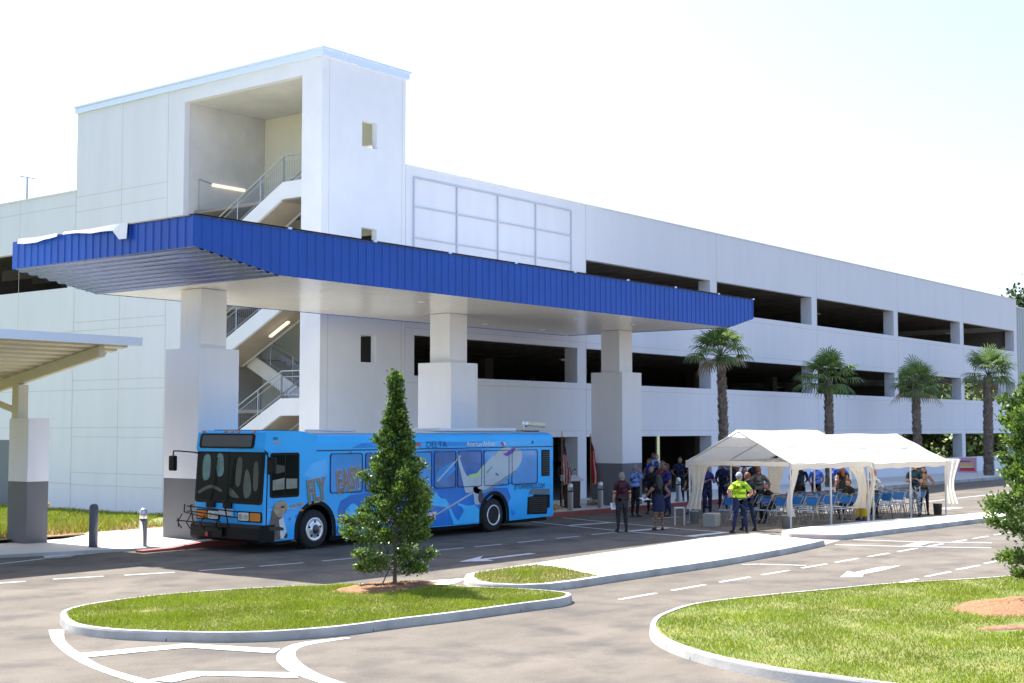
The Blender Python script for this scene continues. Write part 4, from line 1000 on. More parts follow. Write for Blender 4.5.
# ---------------------------------------------------------------- folding chairs
cblue = mat('chair_blue', (.010,.12,.38), .45); cseat = mat('chair_seat_pale', (.22,.30,.42), .5); cfr = mat('chair_frame_grey', (.24,.25,.26), .4, .5)
def make_chair():
    c = empty('folding_chair', (0,0,0), 0)
    b = MB(); b.bbox(-.21,.19,-.20,.20,.43,.455,cseat,.01); b.build('seat', c, world=False)
    b = MB(); sheet(b, lambda u, v: Vector((.235+.06*v+.02*math.cos((u-.5)*3), -.20+.40*u, .60+.24*v)), 6, 4, cblue); sheet(b, lambda u, v: Vector((.25+.06*v+.02*math.cos((u-.5)*3), .20-.40*u, .60+.24*v)), 6, 4, cblue); b.build('backrest', c, world=False)
    for y in (-.23,.23):
        b = MB(); b.tube((.31,y,.88),(-.24,y,0),.013,cfr,n=6); b.build('leg', c, world=False)
        b = MB(); b.tube((.12,y,.44),(.26,y,0),.013,cfr,n=6); b.build('leg', c, world=False)
    b = MB(); b.tube((-.15,-.23,.14),(-.15,.23,.14),.009,cfr,n=5); b.build('cross_bar', c, world=False); b = MB(); b.tube((.22,-.23,.12),(.22,.23,.12),.009,cfr,n=5); b.build('cross_bar', c, world=False); b = MB(); b.tube((.31,-.23,.88),(.31,.23,.88),.013,cfr,n=6); b.build('cross_bar', c, world=False)
    return c
ch0 = make_chair(); regkids(); first = [True]
def chair(x, y, rz, label, z=0):
    global ch0
    o = ch0 if first[0] else copy_tree(ch0); first[0] = False
    o.location = (x, y, z); o.rotation_euler.z = rz; tag(o, label, 'folding chair', 'blue folding chairs set out under the tents'); return o
rr = random.Random(11)
seated = {}
for i in range(11):
    for j in range(4):
        x, y = tl(38.67, 19.54, .35+i*.86, .62+j*.72)
        if i in (0,) and j in (0, 1): continue
        if i == 1 and j == 0: continue
        lab = ('empty blue folding chair on a metal frame under the left half of the tent' if i < 5 else 'empty blue folding chair on a metal frame under the right half of the tent')
        if (i,j) == (6,1): lab = 'blue folding chair with the seated person in dark clothes on it'
        if i == 6 and j == 0: lab = 'blue folding chair with the woman in yellow sitting on it'
        if i == 2 and j == 2: lab = 'blue folding chair with the bending woman in black sitting on it'
        c = chair(x+rr.uniform(-.09,.09), y+rr.uniform(-.07,.07), rotT+rr.uniform(-.15,.15)-.12, lab); seated[(i,j)] = (c.location.x, c.location.y)
# ---------------------------------------------------------------- people
def cm(name, c, r=.8): return mat('cloth_'+name, c, r, var=.12, scale=7, bump=.25, bscale=14)
skinA = mat('skin_light', (.50,.27,.18), .55, var=.05, scale=10); skinB = mat('skin_tan', (.34,.17,.10), .55, var=.05, scale=10); skinC = mat('skin_dark', (.12,.06,.04), .5)
eyem = mat('eye_dark', (.015,.012,.01), .3); lipm = mat('lip', (.32,.10,.08), .5)
hairm = {'grey': mat('hair_grey', (.19,.18,.17), .7, var=.2, scale=20), 'brown': mat('hair_brown', (.06,.03,.018), .6, var=.2, scale=20), 'black': mat('hair_black', (.012,.01,.009), .5),
         'blond': mat('hair_blond', (.42,.28,.13), .6, var=.2, scale=20), 'red': mat('hair_red', (.30,.09,.03), .6, var=.2, scale=20), 'auburn': mat('hair_auburn', (.16,.05,.02), .6, var=.2, scale=20)}
leather = mat('shoe_leather', (.02,.017,.015), .5)
def person(x, y, rz, label, h=1.75, top=None, bottom=None, skin=None, hair='brown', shoes=None, sleeve='short', pose='down', pose2=None, female=False,
           legs='stand', longhair=False, skirt=None, skirt_len=.55, cap=None, z=0.0, bald=False, head=(0,0), shorts=False, bulk=1.0, lean=0.0, item=None, collar=None):
    s = h/1.75; skin = skin or skinA; shoes = shoes or leather; bottom = bottom or top
    seat = legs == 'sit'; hz = .53 if seat else .93
    dz = hz-.93; w = .172 if female else .195; bulk *= 1.17 if not female else 1.08
    V = []; E = []; RAD = []
    def jt(p, r, par=None):
        V.append(Vector(p)); RAD.append(r if isinstance(r, tuple) else (r, r)); i = len(V)-1
        if par is not None: E.append((par, i))
        return i
    lx = lean
    pel = jt((0,0,.95+dz), (.135*bulk,.165*bulk if not female else .175)); bones = []
    wa = jt((.3*lx,0,1.10+dz), (.115*bulk,(.15 if not female else .125)*bulk), pel); chs = jt((.6*lx,0,1.29+dz), (.125*bulk,(.17 if not female else .145)*bulk), wa)
    nb = jt((.9*lx,0,1.44+dz), (.075,.10), chs); nk = jt((1.0*lx+.01,0,1.535+dz), .052, nb)
    bones += [(pel, wa, 'top'), (wa, chs, 'top'), (chs, nb, 'top'), (nb, nk, 'neck')]
    def arm(sd, ps):
        S_ = (.78*lx, sd*w, 1.405+dz)
        P = {'down': ((.0,sd*.245,1.12),(.05,sd*.255,.86)), 'front': ((.02,sd*.26,1.13),(.20,sd*.16,.98)), 'phone': ((.08,sd*.24,1.13),(.26,sd*.12,1.22)),
             'hip': ((-.07,sd*.37,1.17),(.02,sd*.20,1.02)), 'back': ((-.08,sd*.25,1.14),(-.16,sd*.08,.98)), 'up': ((.14,sd*.25,1.30),(.15,sd*.13,1.52)),
             'reach': ((.12,sd*.24,1.18),(.36,sd*.16,1.12)), 'out': ((.05,sd*.33,1.2),(.24,sd*.34,1.05)), 'lap': ((.06,sd*.23,1.13),(.28,sd*.09,1.06)), 'point': ((.22,sd*.22,1.36),(.48,sd*.22,1.42))}[ps]
        el, wr = [(a+lx*.5, b_, c+dz) for a, b_, c in P]
        sh = jt(S_, (.062*bulk,.062*bulk), nb); m_ = jt(tuple((Vector(S_)+Vector(el))/2), .052*bulk, sh); e = jt(el, .042*bulk, m_); wv = jt(wr, .028, e)
        bones.append((nb, sh, 'top')); bones.append((sh, e, 'arm')); bones.append((e, wv, 'fore'))
        return Vector(el), Vector(wr)
    aL = arm(1, pose); aR = arm(-1, pose2 or pose)
    feet = []
    for sd in (1, -1):
        hp = jt((0,sd*.09,.90+dz), (.092*bulk,.09*bulk), pel)
        if seat:
            kn = (.43, sd*.12, .50); an = (.40+.04*sd, sd*.13, .09); toe = (.53+.04*sd, sd*.15, .035)
        elif legs == 'walk':
            kn = (.10*sd, sd*.10, .50); an = (.2*sd-.06, sd*.10, .09); toe = (.2*sd+.07, sd*.11, .035)
        elif legs == 'wide':
            kn = (.02, sd*.15, .50); an = (-.02, sd*.20, .09); toe = (.11, sd*.25, .035)
        else:
            kn = (.02, sd*.11, .50); an = (-.02, sd*.125, .09); toe = (.11, sd*.16, .035)
        th = jt(tuple((V[hp]*.5+Vector(kn)*.5)), (.082*bulk,.078*bulk), hp)
        k_ = jt(kn, .058*bulk if not shorts else .052, th); cf = jt(tuple(Vector(kn)*.65+Vector(an)*.35), .054*bulk, k_); a_ = jt(an, .04, cf); t_ = jt(toe, .034, a_)
        bones += [(pel, hp, 'leg'), (hp, k_, 'leg'), (k_, a_, 'shin'), (a_, t_, 'foot')]; feet.append((Vector(an), Vector(toe)))
    me = bpy.data.meshes.new('tmp'); me.from_pydata(V, E, [])
    ob = bpy.data.objects.new('tmp', me); COL.objects.link(ob)
    md = ob.modifiers.new('k', 'SKIN'); sv = me.skin_vertices[0].data
    for i, r in enumerate(RAD): sv[i].radius = r; sv[i].use_root = (i == 0)
    md.use_smooth_shade = True
    sb = ob.modifiers.new('s', 'SUBSURF'); sb.levels = 1; sb.render_levels = 1
    dg = bpy.context.evaluated_depsgraph_get(); dg.update()
    m2 = bpy.data.meshes.new_from_object(ob.evaluated_get(dg)); bpy.data.objects.remove(ob)
    b = MB(); vs = [v.co.copy() for v in m2.vertices]; b.mi(skin)
    mats_ = {'top': top, 'neck': skin, 'arm': top, 'fore': top if sleeve == 'long' else skin, 'leg': bottom, 'shin': skin if (shorts or skirt) else bottom, 'foot': shoes}
    if sleeve == 'none': mats_['arm'] = skin
    if skirt: mats_['leg'] = bottom if bottom is not None and not female else skin
    A = np.array([V[i] for i, _, _ in bones]); Bv = np.array([V[j] for _, j, _ in bones]); ra = np.array([(max(RAD[i])+max(RAD[j]))/2 for i, j, _ in bones])
    for p in m2.polygons:
        c = np.array(p.center); d = Bv-A; t = np.clip(((c-A)*d).sum(1)/(d*d).sum(1), 0, 1); dist = np.linalg.norm(A+d*t[:,None]-c, axis=1)-ra*.9
        k = int(dist.argmin()); kind = bones[k][2]; tt = t[k]; m = mats_[kind]
        if kind == 'arm' and sleeve == 'short' and tt > .62: m = skin
        if kind == 'fore' and sleeve == 'long' and tt > .97: m = skin
        if kind == 'neck' and tt < .25: m = collar or top
        if kind == 'top' and c[2] < 1.01+dz and not skirt: m = bottom
        if kind == 'leg' and c[2] > 1.01+dz and not seat: m = top
        if kind == 'shin' and tt > .93: m = shoes if not (skirt and female) else skin
        b.add([vs[i] for i in p.vertices], [tuple(range(len(p.vertices)))], m, True)
    bpy.data.meshes.remove(m2)
    # shoes: soled wedge forms around the foot
    for an, toe in feet:
        e = (toe-an); e.z = 0; e.normalize(); ang = math.atan2(e.y, e.x); M_ = Matrix.Translation((an.x, an.y, 0)) @ Matrix.Rotation(ang, 4, 'Z')
        b.prism([(-.085,-.035),(-.09,0),(-.085,.035),(.02,.045),(.12,.05),(.175,.03),(.185,0),(.175,-.03),(.12,-.05),(.02,-.045)], 0, .022, shoes, M=M_)
        b.ball((.075,0,.035), .1, shoes, M=M_, sub=2, sc=(1.05,.45,.38))
    # hands: palm, four fingers, thumb
    for sd, (el, wr) in ((1, aL), (-1, aR)):
        d = (wr-el).normalized(); side_ = Vector((0,0,1)).cross(d); side_ = side_.normalized() if side_.length > .3 else Vector((1,0,0)); up_ = d.cross(side_)
        pc = wr+d*.055; b.ball((0,0,0), 1, skin, M=Matrix.Translation(pc) @ Matrix((side_, d, up_)).transposed().to_4x4() @ Matrix.Diagonal((.040,.055,.018,1)), sub=1)
        for k, L_ in enumerate((.062,.072,.068,.052)):
            o_ = wr+d*.09+side_*(.028-.019*k); c1 = o_+d*L_*.5-up_*.008; c2 = c1+d*L_*.32-up_*.022
            b.tube(o_, c1, .0095, skin, n=5); b.tube(c1, c2, .009, skin, r2=.007, n=5)
        o_ = wr+d*.035+side_*.034*sd; b.tube(o_, o_+d*.03+side_*.022*sd, .011, skin, n=5); b.tube(o_+d*.03+side_*.022*sd, o_+d*.06+side_*.024*sd-up_*.01, .0095, skin, n=5)
    # head with a face
    hc = Vector((1.05*lx+.02, 0, 1.635+dz)); yaw_, pit = head; HM = Matrix.Translation(hc) @ Matrix.Rotation(R(yaw_), 4, 'Z') @ Matrix.Rotation(R(pit), 4, 'Y') @ Matrix.Scale(1.08, 4)
    bmh = bmesh.new(); bmesh.ops.create_uvsphere(bmh, u_segments=16, v_segments=12, radius=1)
    for v in bmh.verts:
        c = v.co; jaw = 1-.30*max(0, -c.z-.1)
        xx = c.x*.098*(jaw if c.x > 0 else 1-.15*max(0, -c.z)); yy = c.y*.077*jaw
        if c.x > .75 and abs(c.y) < .3 and -.45 < c.z < .1: xx += .012
        v.co = Vector((xx, yy, c.z*.122))
    b.bm(bmh, skin, HM, True)
    b.add([(.093,-.012,-.035),(.093,.012,-.035),(.122,0,-.03),(.096,0,.02),(.098,0,-.045)], [(0,1,2),(0,2,3),(1,3,2),(0,4,2),(1,2,4)], skin, M=HM)
    for sd in (-1, 1):
        b.ball((.082, sd*.033, .012), .0115, eyem, M=HM, sub=1); b.ball((0, sd*.079, -.008), .026, skin, M=HM, sub=1, sc=(.6,.35,1.1))
    b.ball((.090, 0, -.062), .022, lipm, M=HM, sub=1, sc=(.35,1,.28))
    if skirt is None or not female:
        pass
    SC = Matrix.Scale(s, 4)
    b.v = [tuple(SC @ Vector(p)) for p in b.v]
    o = b.build('person', world=False); bmx = bmesh.new(); bmx.from_mesh(o.data); bmesh.ops.remove_doubles(bmx, verts=bmx.verts[:], dist=.0004); bmx.to_mesh(o.data); bmx.free()
    o.location = (x, y, z); o.rotation_euler.z = rz; tag(o, label, 'person')
    def child(name, mb):
        mb.v = [tuple(SC @ Vector(p)) for p in mb.v]; c = mb.build(name, o, world=False); return c
    if not bald:
        hb = MB(); bmh = bmesh.new(); bmesh.ops.create_uvsphere(bmh, u_segments=16, v_segments=12, radius=1)
        for v in bmh.verts: v.co = Vector((v.co.x*.106-.006, v.co.y*.085, v.co.z*.129+.006))
        dl = [v for v in bmh.verts if (v.co.x > .035 and v.co.z < .055) or v.co.z < (-.075 if not longhair else -.11) or (v.co.z < -.01 and v.co.x > .0)]
        bmesh.ops.delete(bmh, geom=dl, context='VERTS'); hb.bm(bmh, hairm[hair], HM, True)
        if longhair:
            rr_ = random.Random(len(label)); nn = 10
            def P(u, v):
                a = math.pi*(.5+u); wv = .085+.03*math.sin(v*2.6)+.006*math.sin(u*30)
                return Vector((math.cos(a)*wv*.95-.005-.025*v, math.sin(a)*wv*(1.05-.2*v), .03-.34*v-.02*math.cos(u*12)*v))
            sheet(hb, P, 16, 7, hairm[hair], M=HM)
            sheet(hb, lambda u, v: P(u, v)*.86, 16, 7, hairm[hair], M=HM)
        child('hair', hb)
    if cap:
        cb = MB(); bmh = bmesh.new(); bmesh.ops.create_uvsphere(bmh, u_segments=16, v_segments=10, radius=1)
        for v in bmh.verts: v.co = Vector((v.co.x*.112-.004, v.co.y*.09, v.co.z*.112+.035))
        bmesh.ops.delete(bmh, geom=[v for v in bmh.verts if v.co.z < .03], context='VERTS'); cb.bm(bmh, cap, HM, True)
        cb.prism([(.08,-.07),(.15,-.06),(.18,0),(.15,.06),(.08,.07)], .03, .04, cap, M=HM); child('cap', cb)
    if skirt:
        kb = MB(); nn = 20; z0 = 1.02+dz; vs = []; prof = [(0,.125,.145),(.12,.135,.175),(.3,.14,.18),(skirt_len,.15,.19)] if not seat else [(0,.125,.145),(.1,.14,.18)]
        for dzz, rx, ry in prof:
            for k in range(nn):
                a = 2*math.pi*k/nn; f_ = 1+.05*math.sin(a*6)*(dzz/.5); vs.append((math.cos(a)*rx*f_+.0, math.sin(a)*ry*f_, z0+.12-dzz if not seat else z0+.1-dzz))
        kb.add(vs, [(j*nn+k, j*nn+(k+1) % nn, (j+1)*nn+(k+1) % nn, (j+1)*nn+k) for j in range(len(prof)-1) for k in range(nn)], skirt, True)
        if seat:
            for sd in (1, -1): kb.tube((0,sd*.09,.54), (.43,sd*.13,.53), .105, skirt, r2=.09, n=10); kb.tube((.43,sd*.13,.53), (.40,sd*.13,.16), .09, skirt, r2=.12, n=10)
        child('skirt', kb)
    if not skirt and not seat:
        bb = MB(); nn = 18; vs = []
        for zz, e_ in ((1.0, 0), (1.035, .0)):
            for k in range(nn): a = 2*math.pi*k/nn; vs.append((math.cos(a)*.127*bulk, math.sin(a)*.158*bulk, zz+dz))
        bb.add(vs, [(k, (k+1) % nn, nn+(k+1) % nn, nn+k) for k in range(nn)], leather, True); child('belt', bb)
    return o, (aL, aR), s

C = {k: cm(k, tuple(x*(.55 if max(v) < .2 else .85) for x in v)) for k, v in dict(maroon=(.10,.012,.035), charcoal=(.045,.048,.052), dkgrey=(.02,.021,.025), navy=(.010,.022,.10), navy2=(.018,.03,.16), black=(.009,.009,.011), ltblue=(.22,.36,.80), sky=(.08,.20,.85), orange=(.40,.07,.02),
    white=(.72,.72,.70), neon=(.55,.90,.02), jeans=(.015,.03,.13), grey=(.15,.15,.155), yellow=(.72,.52,.01), teal=(.018,.075,.11), palegrey=(.42,.46,.50), tan=(.34,.22,.14), purple=(.035,.03,.22), royal=(.012,.05,.42), rust=(.30,.06,.02)).items()}
face_stage = lambda x, y: math.atan2(29.6-y, 41.5-x)
P1, a1, s1 = person(34.45, 22.95, R(52), 'grey-haired man in a maroon polo shirt and dark grey trousers standing alone on the road', 1.76, C['maroon'], C['charcoal'], hair='grey', pose='down', legs='stand', bulk=1.1)
P2, a2, s2 = person(35.8, 22.5, R(60), 'dark-haired woman in a dark skirt with bare arms, holding white papers', 1.66, C['black'], C['dkgrey'], skin=skinB, hair='black', female=True, longhair=True, skirt=C['navy'], sleeve='none', pose='out', pose2='hip')
P3, a3, s3 = person(40.6, 26.5, R(-10), 'man in a light blue shirt and black trousers raising his hands to his face', 1.80, C['ltblue'], C['black'], hair='grey', sleeve='long', pose='up', bulk=1.05)
person(42.3, 26.9, R(200), 'grey-haired person in black standing between the men in light blue and purple', 1.70, C['black'], C['black'], hair='grey', sleeve='long', pose='front')
person(43.9, 27.4, R(190), 'person in a rust orange shirt standing behind the man in purple', 1.84, C['rust'], C['navy'], skin=skinB, hair='auburn', pose='front')
person(41.4, 25.7, R(150), 'heavyset man in a purple-blue polo shirt and navy trousers, feet apart on the road', 1.84, C['purple'], C['navy2'], skin=skinB, hair='brown', pose='front', legs='wide', bulk=1.18)
person(46.4, 29.6, R(170), 'woman in a royal blue dress with dark hair near the building entrance', 1.72, C['royal'], None, skin=skinB, hair='black', female=True, longhair=True, skirt=C['royal'], sleeve='none', pose='hip', z=.15)
person(48.9, 31.0, R(215), 'tall man in a pale blue shirt and black trousers on the sidewalk by the entrance', 1.88, C['ltblue'], C['black'], skin=skinC, hair='black', sleeve='long', pose='reach', z=.15)
person(50.6, 31.9, R(200), 'person in a white shirt behind the tall man in pale blue by the entrance', 1.80, C['white'], C['grey'], hair='grey', pose='phone', z=.15)
person(49.4, 28.0, R(160), 'man in a light blue shirt and black shorts seen past the left tent curtain', 1.78, C['ltblue'], C['black'], skin=skinB, hair='brown', pose='front', shorts=True)
person(48.9, 27.2, R(215), 'blond woman in a short black dress standing beyond the left end of the tent', 1.72, C['black'], None, skin=skinA, hair='blond', female=True, longhair=True, skirt=C['black'], sleeve='none', pose='down', skirt_len=.5)
person(49.3, 26.5, R(190), 'person in dark clothes close beside the blond woman in black', 1.78, C['dkgrey'], C['black'], hair='black', sleeve='long', pose='front')
P13, a13, s13 = person(36.27, 19.99, R(48), 'man in a neon yellow T-shirt, white cap and navy jeans with hands in front', 1.76, C['neon'], C['jeans'], skin=skinA, hair='grey', pose='hip', legs='wide', cap=C['palegrey'], bulk=1.25)
person(37.25, 20.25, R(60), 'person in dark navy just to the right of the man in neon yellow', 1.74, C['dkgrey'], C['navy'], hair='auburn', pose='front', legs='walk')
person(41.6, 22.2, R(50), 'man in a grey blazer with his hand on his hip inside the tent', 1.80, C['grey'], C['black'], hair='auburn', sleeve='long', pose='hip', bulk=1.1)
person(43.2, 23.9, R(230), 'person in a navy shirt and white cap behind the man in the grey blazer', 1.82, C['navy'], C['navy'], skin=skinB, cap=C['white'], sleeve='long', pose='front')
person(42.3, 24.6, R(240), 'person in a violet-blue shirt behind the first tent pole', 1.82, C['purple'], C['navy2'], hair='black', pose='phone')
person(44.2, 27.6, R(200), 'tall person in a royal blue shirt in the shade behind the tent', 1.84, C['royal'], C['navy'], hair='brown', pose='front')
person(46.1, 22.9, R(20), 'person in dark navy leaning and reaching forward beyond the chairs', 1.80, C['navy'], C['black'], skin=skinC, hair='black', sleeve='long', pose='reach', lean=.12)
person(47.2, 22.8, R(35), 'man in a bright blue shirt and black trousers seen between two middle tent poles', 1.80, C['sky'], C['black'], skin=skinB, hair='black', pose='front')
person(47.9, 22.1, R(60), 'woman in black with very long auburn hair standing beyond the chairs', 1.76, C['black'], C['black'], hair='auburn', female=True, longhair=True, sleeve='none', pose='down', skirt=C['black'], skirt_len=.8)
person(49.4, 22.9, R(40), 'man in a bright blue shirt right of the woman with long auburn hair', 1.84, C['sky'], C['black'], skin=skinC, hair='black', pose='hip')
sx1, sy1 = seated[(2,2)]; person(sx1-.02, sy1, rotT-.12+math.pi, 'woman in a sleeveless black top bending forward on a chair', 1.68, C['black'], C['black'], skin=skinB, hair='black', female=True, sleeve='none', pose='reach', legs='sit', lean=.2)
sx2, sy2 = seated[(6,0)]; person(sx2-.02, sy2, rotT-.12+math.pi, 'woman in a bright yellow dress sitting on a chair in the tent', 1.70, C['yellow'], None, skin=skinB, hair='black', female=True, sleeve='short', pose='lap', legs='sit', skirt=C['yellow'], head=(0,12))
person(45.05, 19.6, R(-15), 'red-haired woman in a white jacket and black trousers, reaching out a hand', 1.64, C['white'], C['black'], hair='red', female=True, sleeve='long', pose='reach', z=.0)
person(46.9, 18.9, R(195), 'man in a teal polo shirt and pale grey trousers looking at his phone', 1.86, C['teal'], C['palegrey'], hair='auburn', bald=False, pose='phone', bulk=1.1, head=(0,14))
person(48.0, 19.0, R(200), 'woman in a tan top and black trousers at the right end of the tent', 1.70, C['tan'], C['black'], skin=skinB, hair='black', female=True, longhair=True, sleeve='none', pose='hip')
person(42.15, 30.7, R(245), 'speaker in a dark navy suit and blue shirt standing behind the lectern', 1.80, C['black'], C['black'], hair='brown', sleeve='long', pose='front', z=.15, collar=C['sky'])
person(45.9, 26.0, R(200), 'person in a navy jacket deep inside the left part of the tent', 1.80, C['navy'], C['navy'], skin=skinB, hair='black', sleeve='long', pose='front')
person(46.6, 27.3, R(230), 'tall figure in dark clothes seen past the head of the man in neon yellow', 1.86, C['dkgrey'], C['black'], hair='brown', sleeve='long', pose='front')
person(45.2, 24.7, R(210), 'woman in a violet-blue top beyond the man in neon yellow', 1.66, C['purple'], C['black'], hair='brown', female=True, longhair=True, pose='front')
person(48.0, 24.0, R(220), 'person in black standing between the two men in bright blue and navy', 1.80, C['black'], C['black'], hair='black', sleeve='long', pose='front')
person(44.4, 28.0, R(200), 'dark-clothed figure farthest back in the group near the entrance', 1.82, C['black'], C['black'], skin=skinC, hair='black', sleeve='long', pose='front')
person(42.9, 25.6, R(160), 'dark-haired person in black right of the man in purple-blue', 1.72, C['black'], C['dkgrey'], hair='black', sleeve='short', pose='front')
person(48.4, 29.4, R(200), 'person in dark blue standing on the sidewalk near the tall man in pale blue', 1.74, C['navy'], C['black'], skin=skinB, hair='brown', pose='hip', z=.15)
sx3, sy3 = seated[(6,1)]; person(sx3-.02, sy3, rotT-.12+math.pi, 'person in dark clothes seated just behind the woman in yellow', 1.74, C['dkgrey'], C['charcoal'], hair='black', sleeve='long', pose='lap', legs='sit')
# papers held
def at_hand(P, a, s, rz):
    return P.matrix_basis @ Vector(a*s)
import mathutils
def paper(P, arm, s, w, hgt, label, rz, tilt=.3, name='paper'):
    hand = arm[1]+(arm[1]-arm[0]).normalized()*.10
    Mx = Matrix.Translation(P.location) @ Matrix.Rotation(P.rotation_euler.z, 4, 'Z'); c = Mx @ (hand*s)
    b = MB(); b.box(-w/2, w/2, -hgt/2, hgt/2, -.003, .003, MATS['letter_white'])
    o = b.build(name, world=False); o.location = c; o.rotation_euler = (tilt, 0, rz); tag(o, label, 'papers'); return o
paper(P1, a1[0], s1, .15, .21, 'white folded programme held in the left hand of the man in maroon', R(-30), 1.2, 'programme')
paper(P2, a2[0], s2, .3, .22, 'white sheets of paper held by the woman in the dark skirt', R(-20), .25, 'papers')

# ---------------------------------------------------------------- bollards
def bollard(x, y, label, grey=False, z=.15, h=1.0):
    e = empty('bollard', (x, y, z), label=label, cat='bollard', group='bollards along the kerb')
    if grey:
        b = MB(); b.lathe([(.115,0),(.115,h),(.105,h+.05),(.07,h+.09),(.0,h+.105)], mat('bollard_slate',(.10,.11,.14),.5), n=18); b.build('post', e, world=False)
    else:
        b = MB(); b.lathe([(.12,0),(.12,.012),(.1,.013),(.1,.66)], stain, n=18); b.build('post', e, world=False)
        b = MB(); b.lathe([(.085,.66),(.085,.70)], black, n=16); b.lathe([(.1,.70),(.1,.86),(.09,.92),(.05,.965),(0,.975)], mat('bollard_head',(.66,.68,.70),.3,.6), n=18); b.build('lamp_head', e, world=False)
    return e
bollard(21.16, 30.32, 'dark slate grey round-topped bollard on the sidewalk at the left', True, z=.06)
bollard(22.13, 29.56, 'stainless steel lighted bollard in front of the bus, beside the slate grey one', z=.06)
for x, l in ((40.2, 'stainless bollard just behind the rear of the bus, before the lectern'), (42.1, 'stainless bollard in front of the red and white flag'), (47.6, 'stainless bollard left of the tent, near the woman in royal blue'), (49.3, 'stainless bollard seen past the left tent curtain'),
             (66.2, 'stainless bollard seen through the right half of the tent, left of the palm trunk'), (77.8, 'farthest stainless bollard, standing left of the pink sign')): bollard(x, 29.0, l)

# ---------------------------------------------------------------- lectern, flags, decorations
L_ = empty('lectern', (41.35, 29.75, .15), R(-15), label='dark wooden lectern with a pale slanted top and a microphone by the pier', cat='lectern')
wd = mat('lectern_wood', (.035,.02,.015), .5, var=.2, scale=6)
b = MB(); b.bbox(-.27,.27,-.2,.2,.0,.08,wd,.01); b.build('base', L_, world=False)
b = MB(); b.prism([(-.24,.08),(.24,.08),(.27,1.0),(-.27,1.0)], -.16, .18, wd, axis='y'); b.build('body', L_, world=False)
b = MB(); b.prism([(-.26,1.0),(.26,1.0),(.26,1.22),(-.26,1.06)], -.33, .33, mat('lectern_top',(.55,.53,.52),.5), axis='x'); b.build('desk_top', L_, world=False)
b = MB(); b.path([(.05,.1,1.18),(.05,.05,1.35),(.05,-.08,1.43)], .008, black); b.tube((.05,-.08,1.43),(.05,-.15,1.42),.018,black); b.build('microphone', L_, world=False)
def flag(x, y, label, kind, h=2.45, rz=0):
    e = empty('flag_stand', (x, y, .15), rz, label=label, cat='flag')
    b = MB(); b.lathe([(.17,0),(.17,.03),(.06,.06),(.03,.12)], mat('flag_brass',(.55,.38,.12),.35,.8), n=16); b.build('base', e, world=False)
    b = MB(); b.tube((0,0,.05),(0,0,h),.016,mat('flag_pole_wood',(.25,.14,.06),.5)); b.build('pole', e, world=False)
    b = MB(); b.lathe([(.0,0),(.03,.02),(.022,.05),(.03,.09),(0,.16)], MATS['flag_brass'], (0,0,h), n=8); b.build('finial', e, world=False)
    R_ = mat('flag_red',(.50,.015,.02),.8); W_ = mat('flag_white',(.72,.70,.68),.8); B_ = mat('flag_blue',(.012,.02,.10),.8); GO = mat('flag_fringe',(.60,.42,.10),.8)
    b = MB(); nu, nv = 30, 40
    def P(u, v):
        w = .04+.40*v**.8*(1-.35*max(0, v-.7)*3); a = u*2*math.pi*1.15
        return Vector((.02+w*(.15+.85*u)*.9+.015*math.sin(v*9), .05*math.sin(u*26+v*3)*(.3+v)+.02, h-.08-1.75*v*(1-.10*u)-.14*u))
    vs = [P(i/nu, j/nv) for j in range(nv+1) for i in range(nu+1)]
    for j in range(nv):
        for i in range(nu):
            u, v = (i+.5)/nu, (j+.5)/nv
            if kind == 'us':
                k = int((u*13+v*2.5)) % 2; m = R_ if k else W_
                if v < .34 and u < .8:
                    m = B_
                    if (i*7+j*5) % 11 == 0: m = W_
            else:
                m = R_ if u+v*.25 < .55 else (W_ if (u+v*.2) < .8 else R_)
                if v < .22: m = B_ if u < .35 else R_
            if u > .95 or v > .975: m = GO
            n_ = nu+1; b.add([vs[j*n_+i], vs[j*n_+i+1], vs[(j+1)*n_+i+1], vs[(j+1)*n_+i]], [(0,1,2,3)], m, True)
    b.build('cloth', e, world=False)
    return e
flag(40.72, 29.75, 'furled stars and stripes flag on a pole stand directly behind the bus', 'us', 2.7, R(-40))
flag(43.4, 30.35, 'furled red and white flag on a pole, against the grey pier base', 'st', 2.6, R(-30))
def planter(x, y, label, c1, seed, w=.5):
    r = random.Random(seed); b = MB()
    for k in range(14):
        a = r.uniform(0, 6.28); d = r.uniform(0, w*.5); b.ball((math.cos(a)*d, math.sin(a)*d*.6, .08+r.uniform(0,.12)), r.uniform(.06,.12), c1[k % len(c1)], sub=1, sc=(1,1,.8))
    o = b.build('flower_arrangement', world=False); o.location = (x, y, .15); tag(o, label, 'decoration'); return o
planter(42.9, 29.9, 'low straw and burlap arrangement at the foot of the red and white flag', [mat('straw',(.38,.30,.18),.9), mat('burlap',(.30,.26,.19),.9)], 1, .9)
planter(39.3, 29.1, 'small orange and green flower arrangement behind the rear bumper of the bus', [mat('petal_orange',(.65,.22,.03),.8), mat('petal_green',(.15,.25,.04),.8)], 2, .3)
# yellow hydrant behind the shelter pier
hy = MB(); ym = mat('hydrant_yellow',(.80,.42,.02),.5); hy.lathe([(.16,0),(.16,.05),(.11,.06),(.11,.5),(.14,.52),(.14,.56),(.10,.66),(.04,.72),(.03,.78),(0,.79)], ym, n=14); hy.tube((-.2,0,.42),(.2,0,.42),.06,ym); hy.tube((0,-.2,.4),(0,0,.4),.07,ym)
o = hy.build('fire_hydrant', world=False); o.location = (28.9, 44.44, -.1); tag(o, 'yellow fire hydrant in the grass just behind the grey shelter pier', 'fire hydrant')
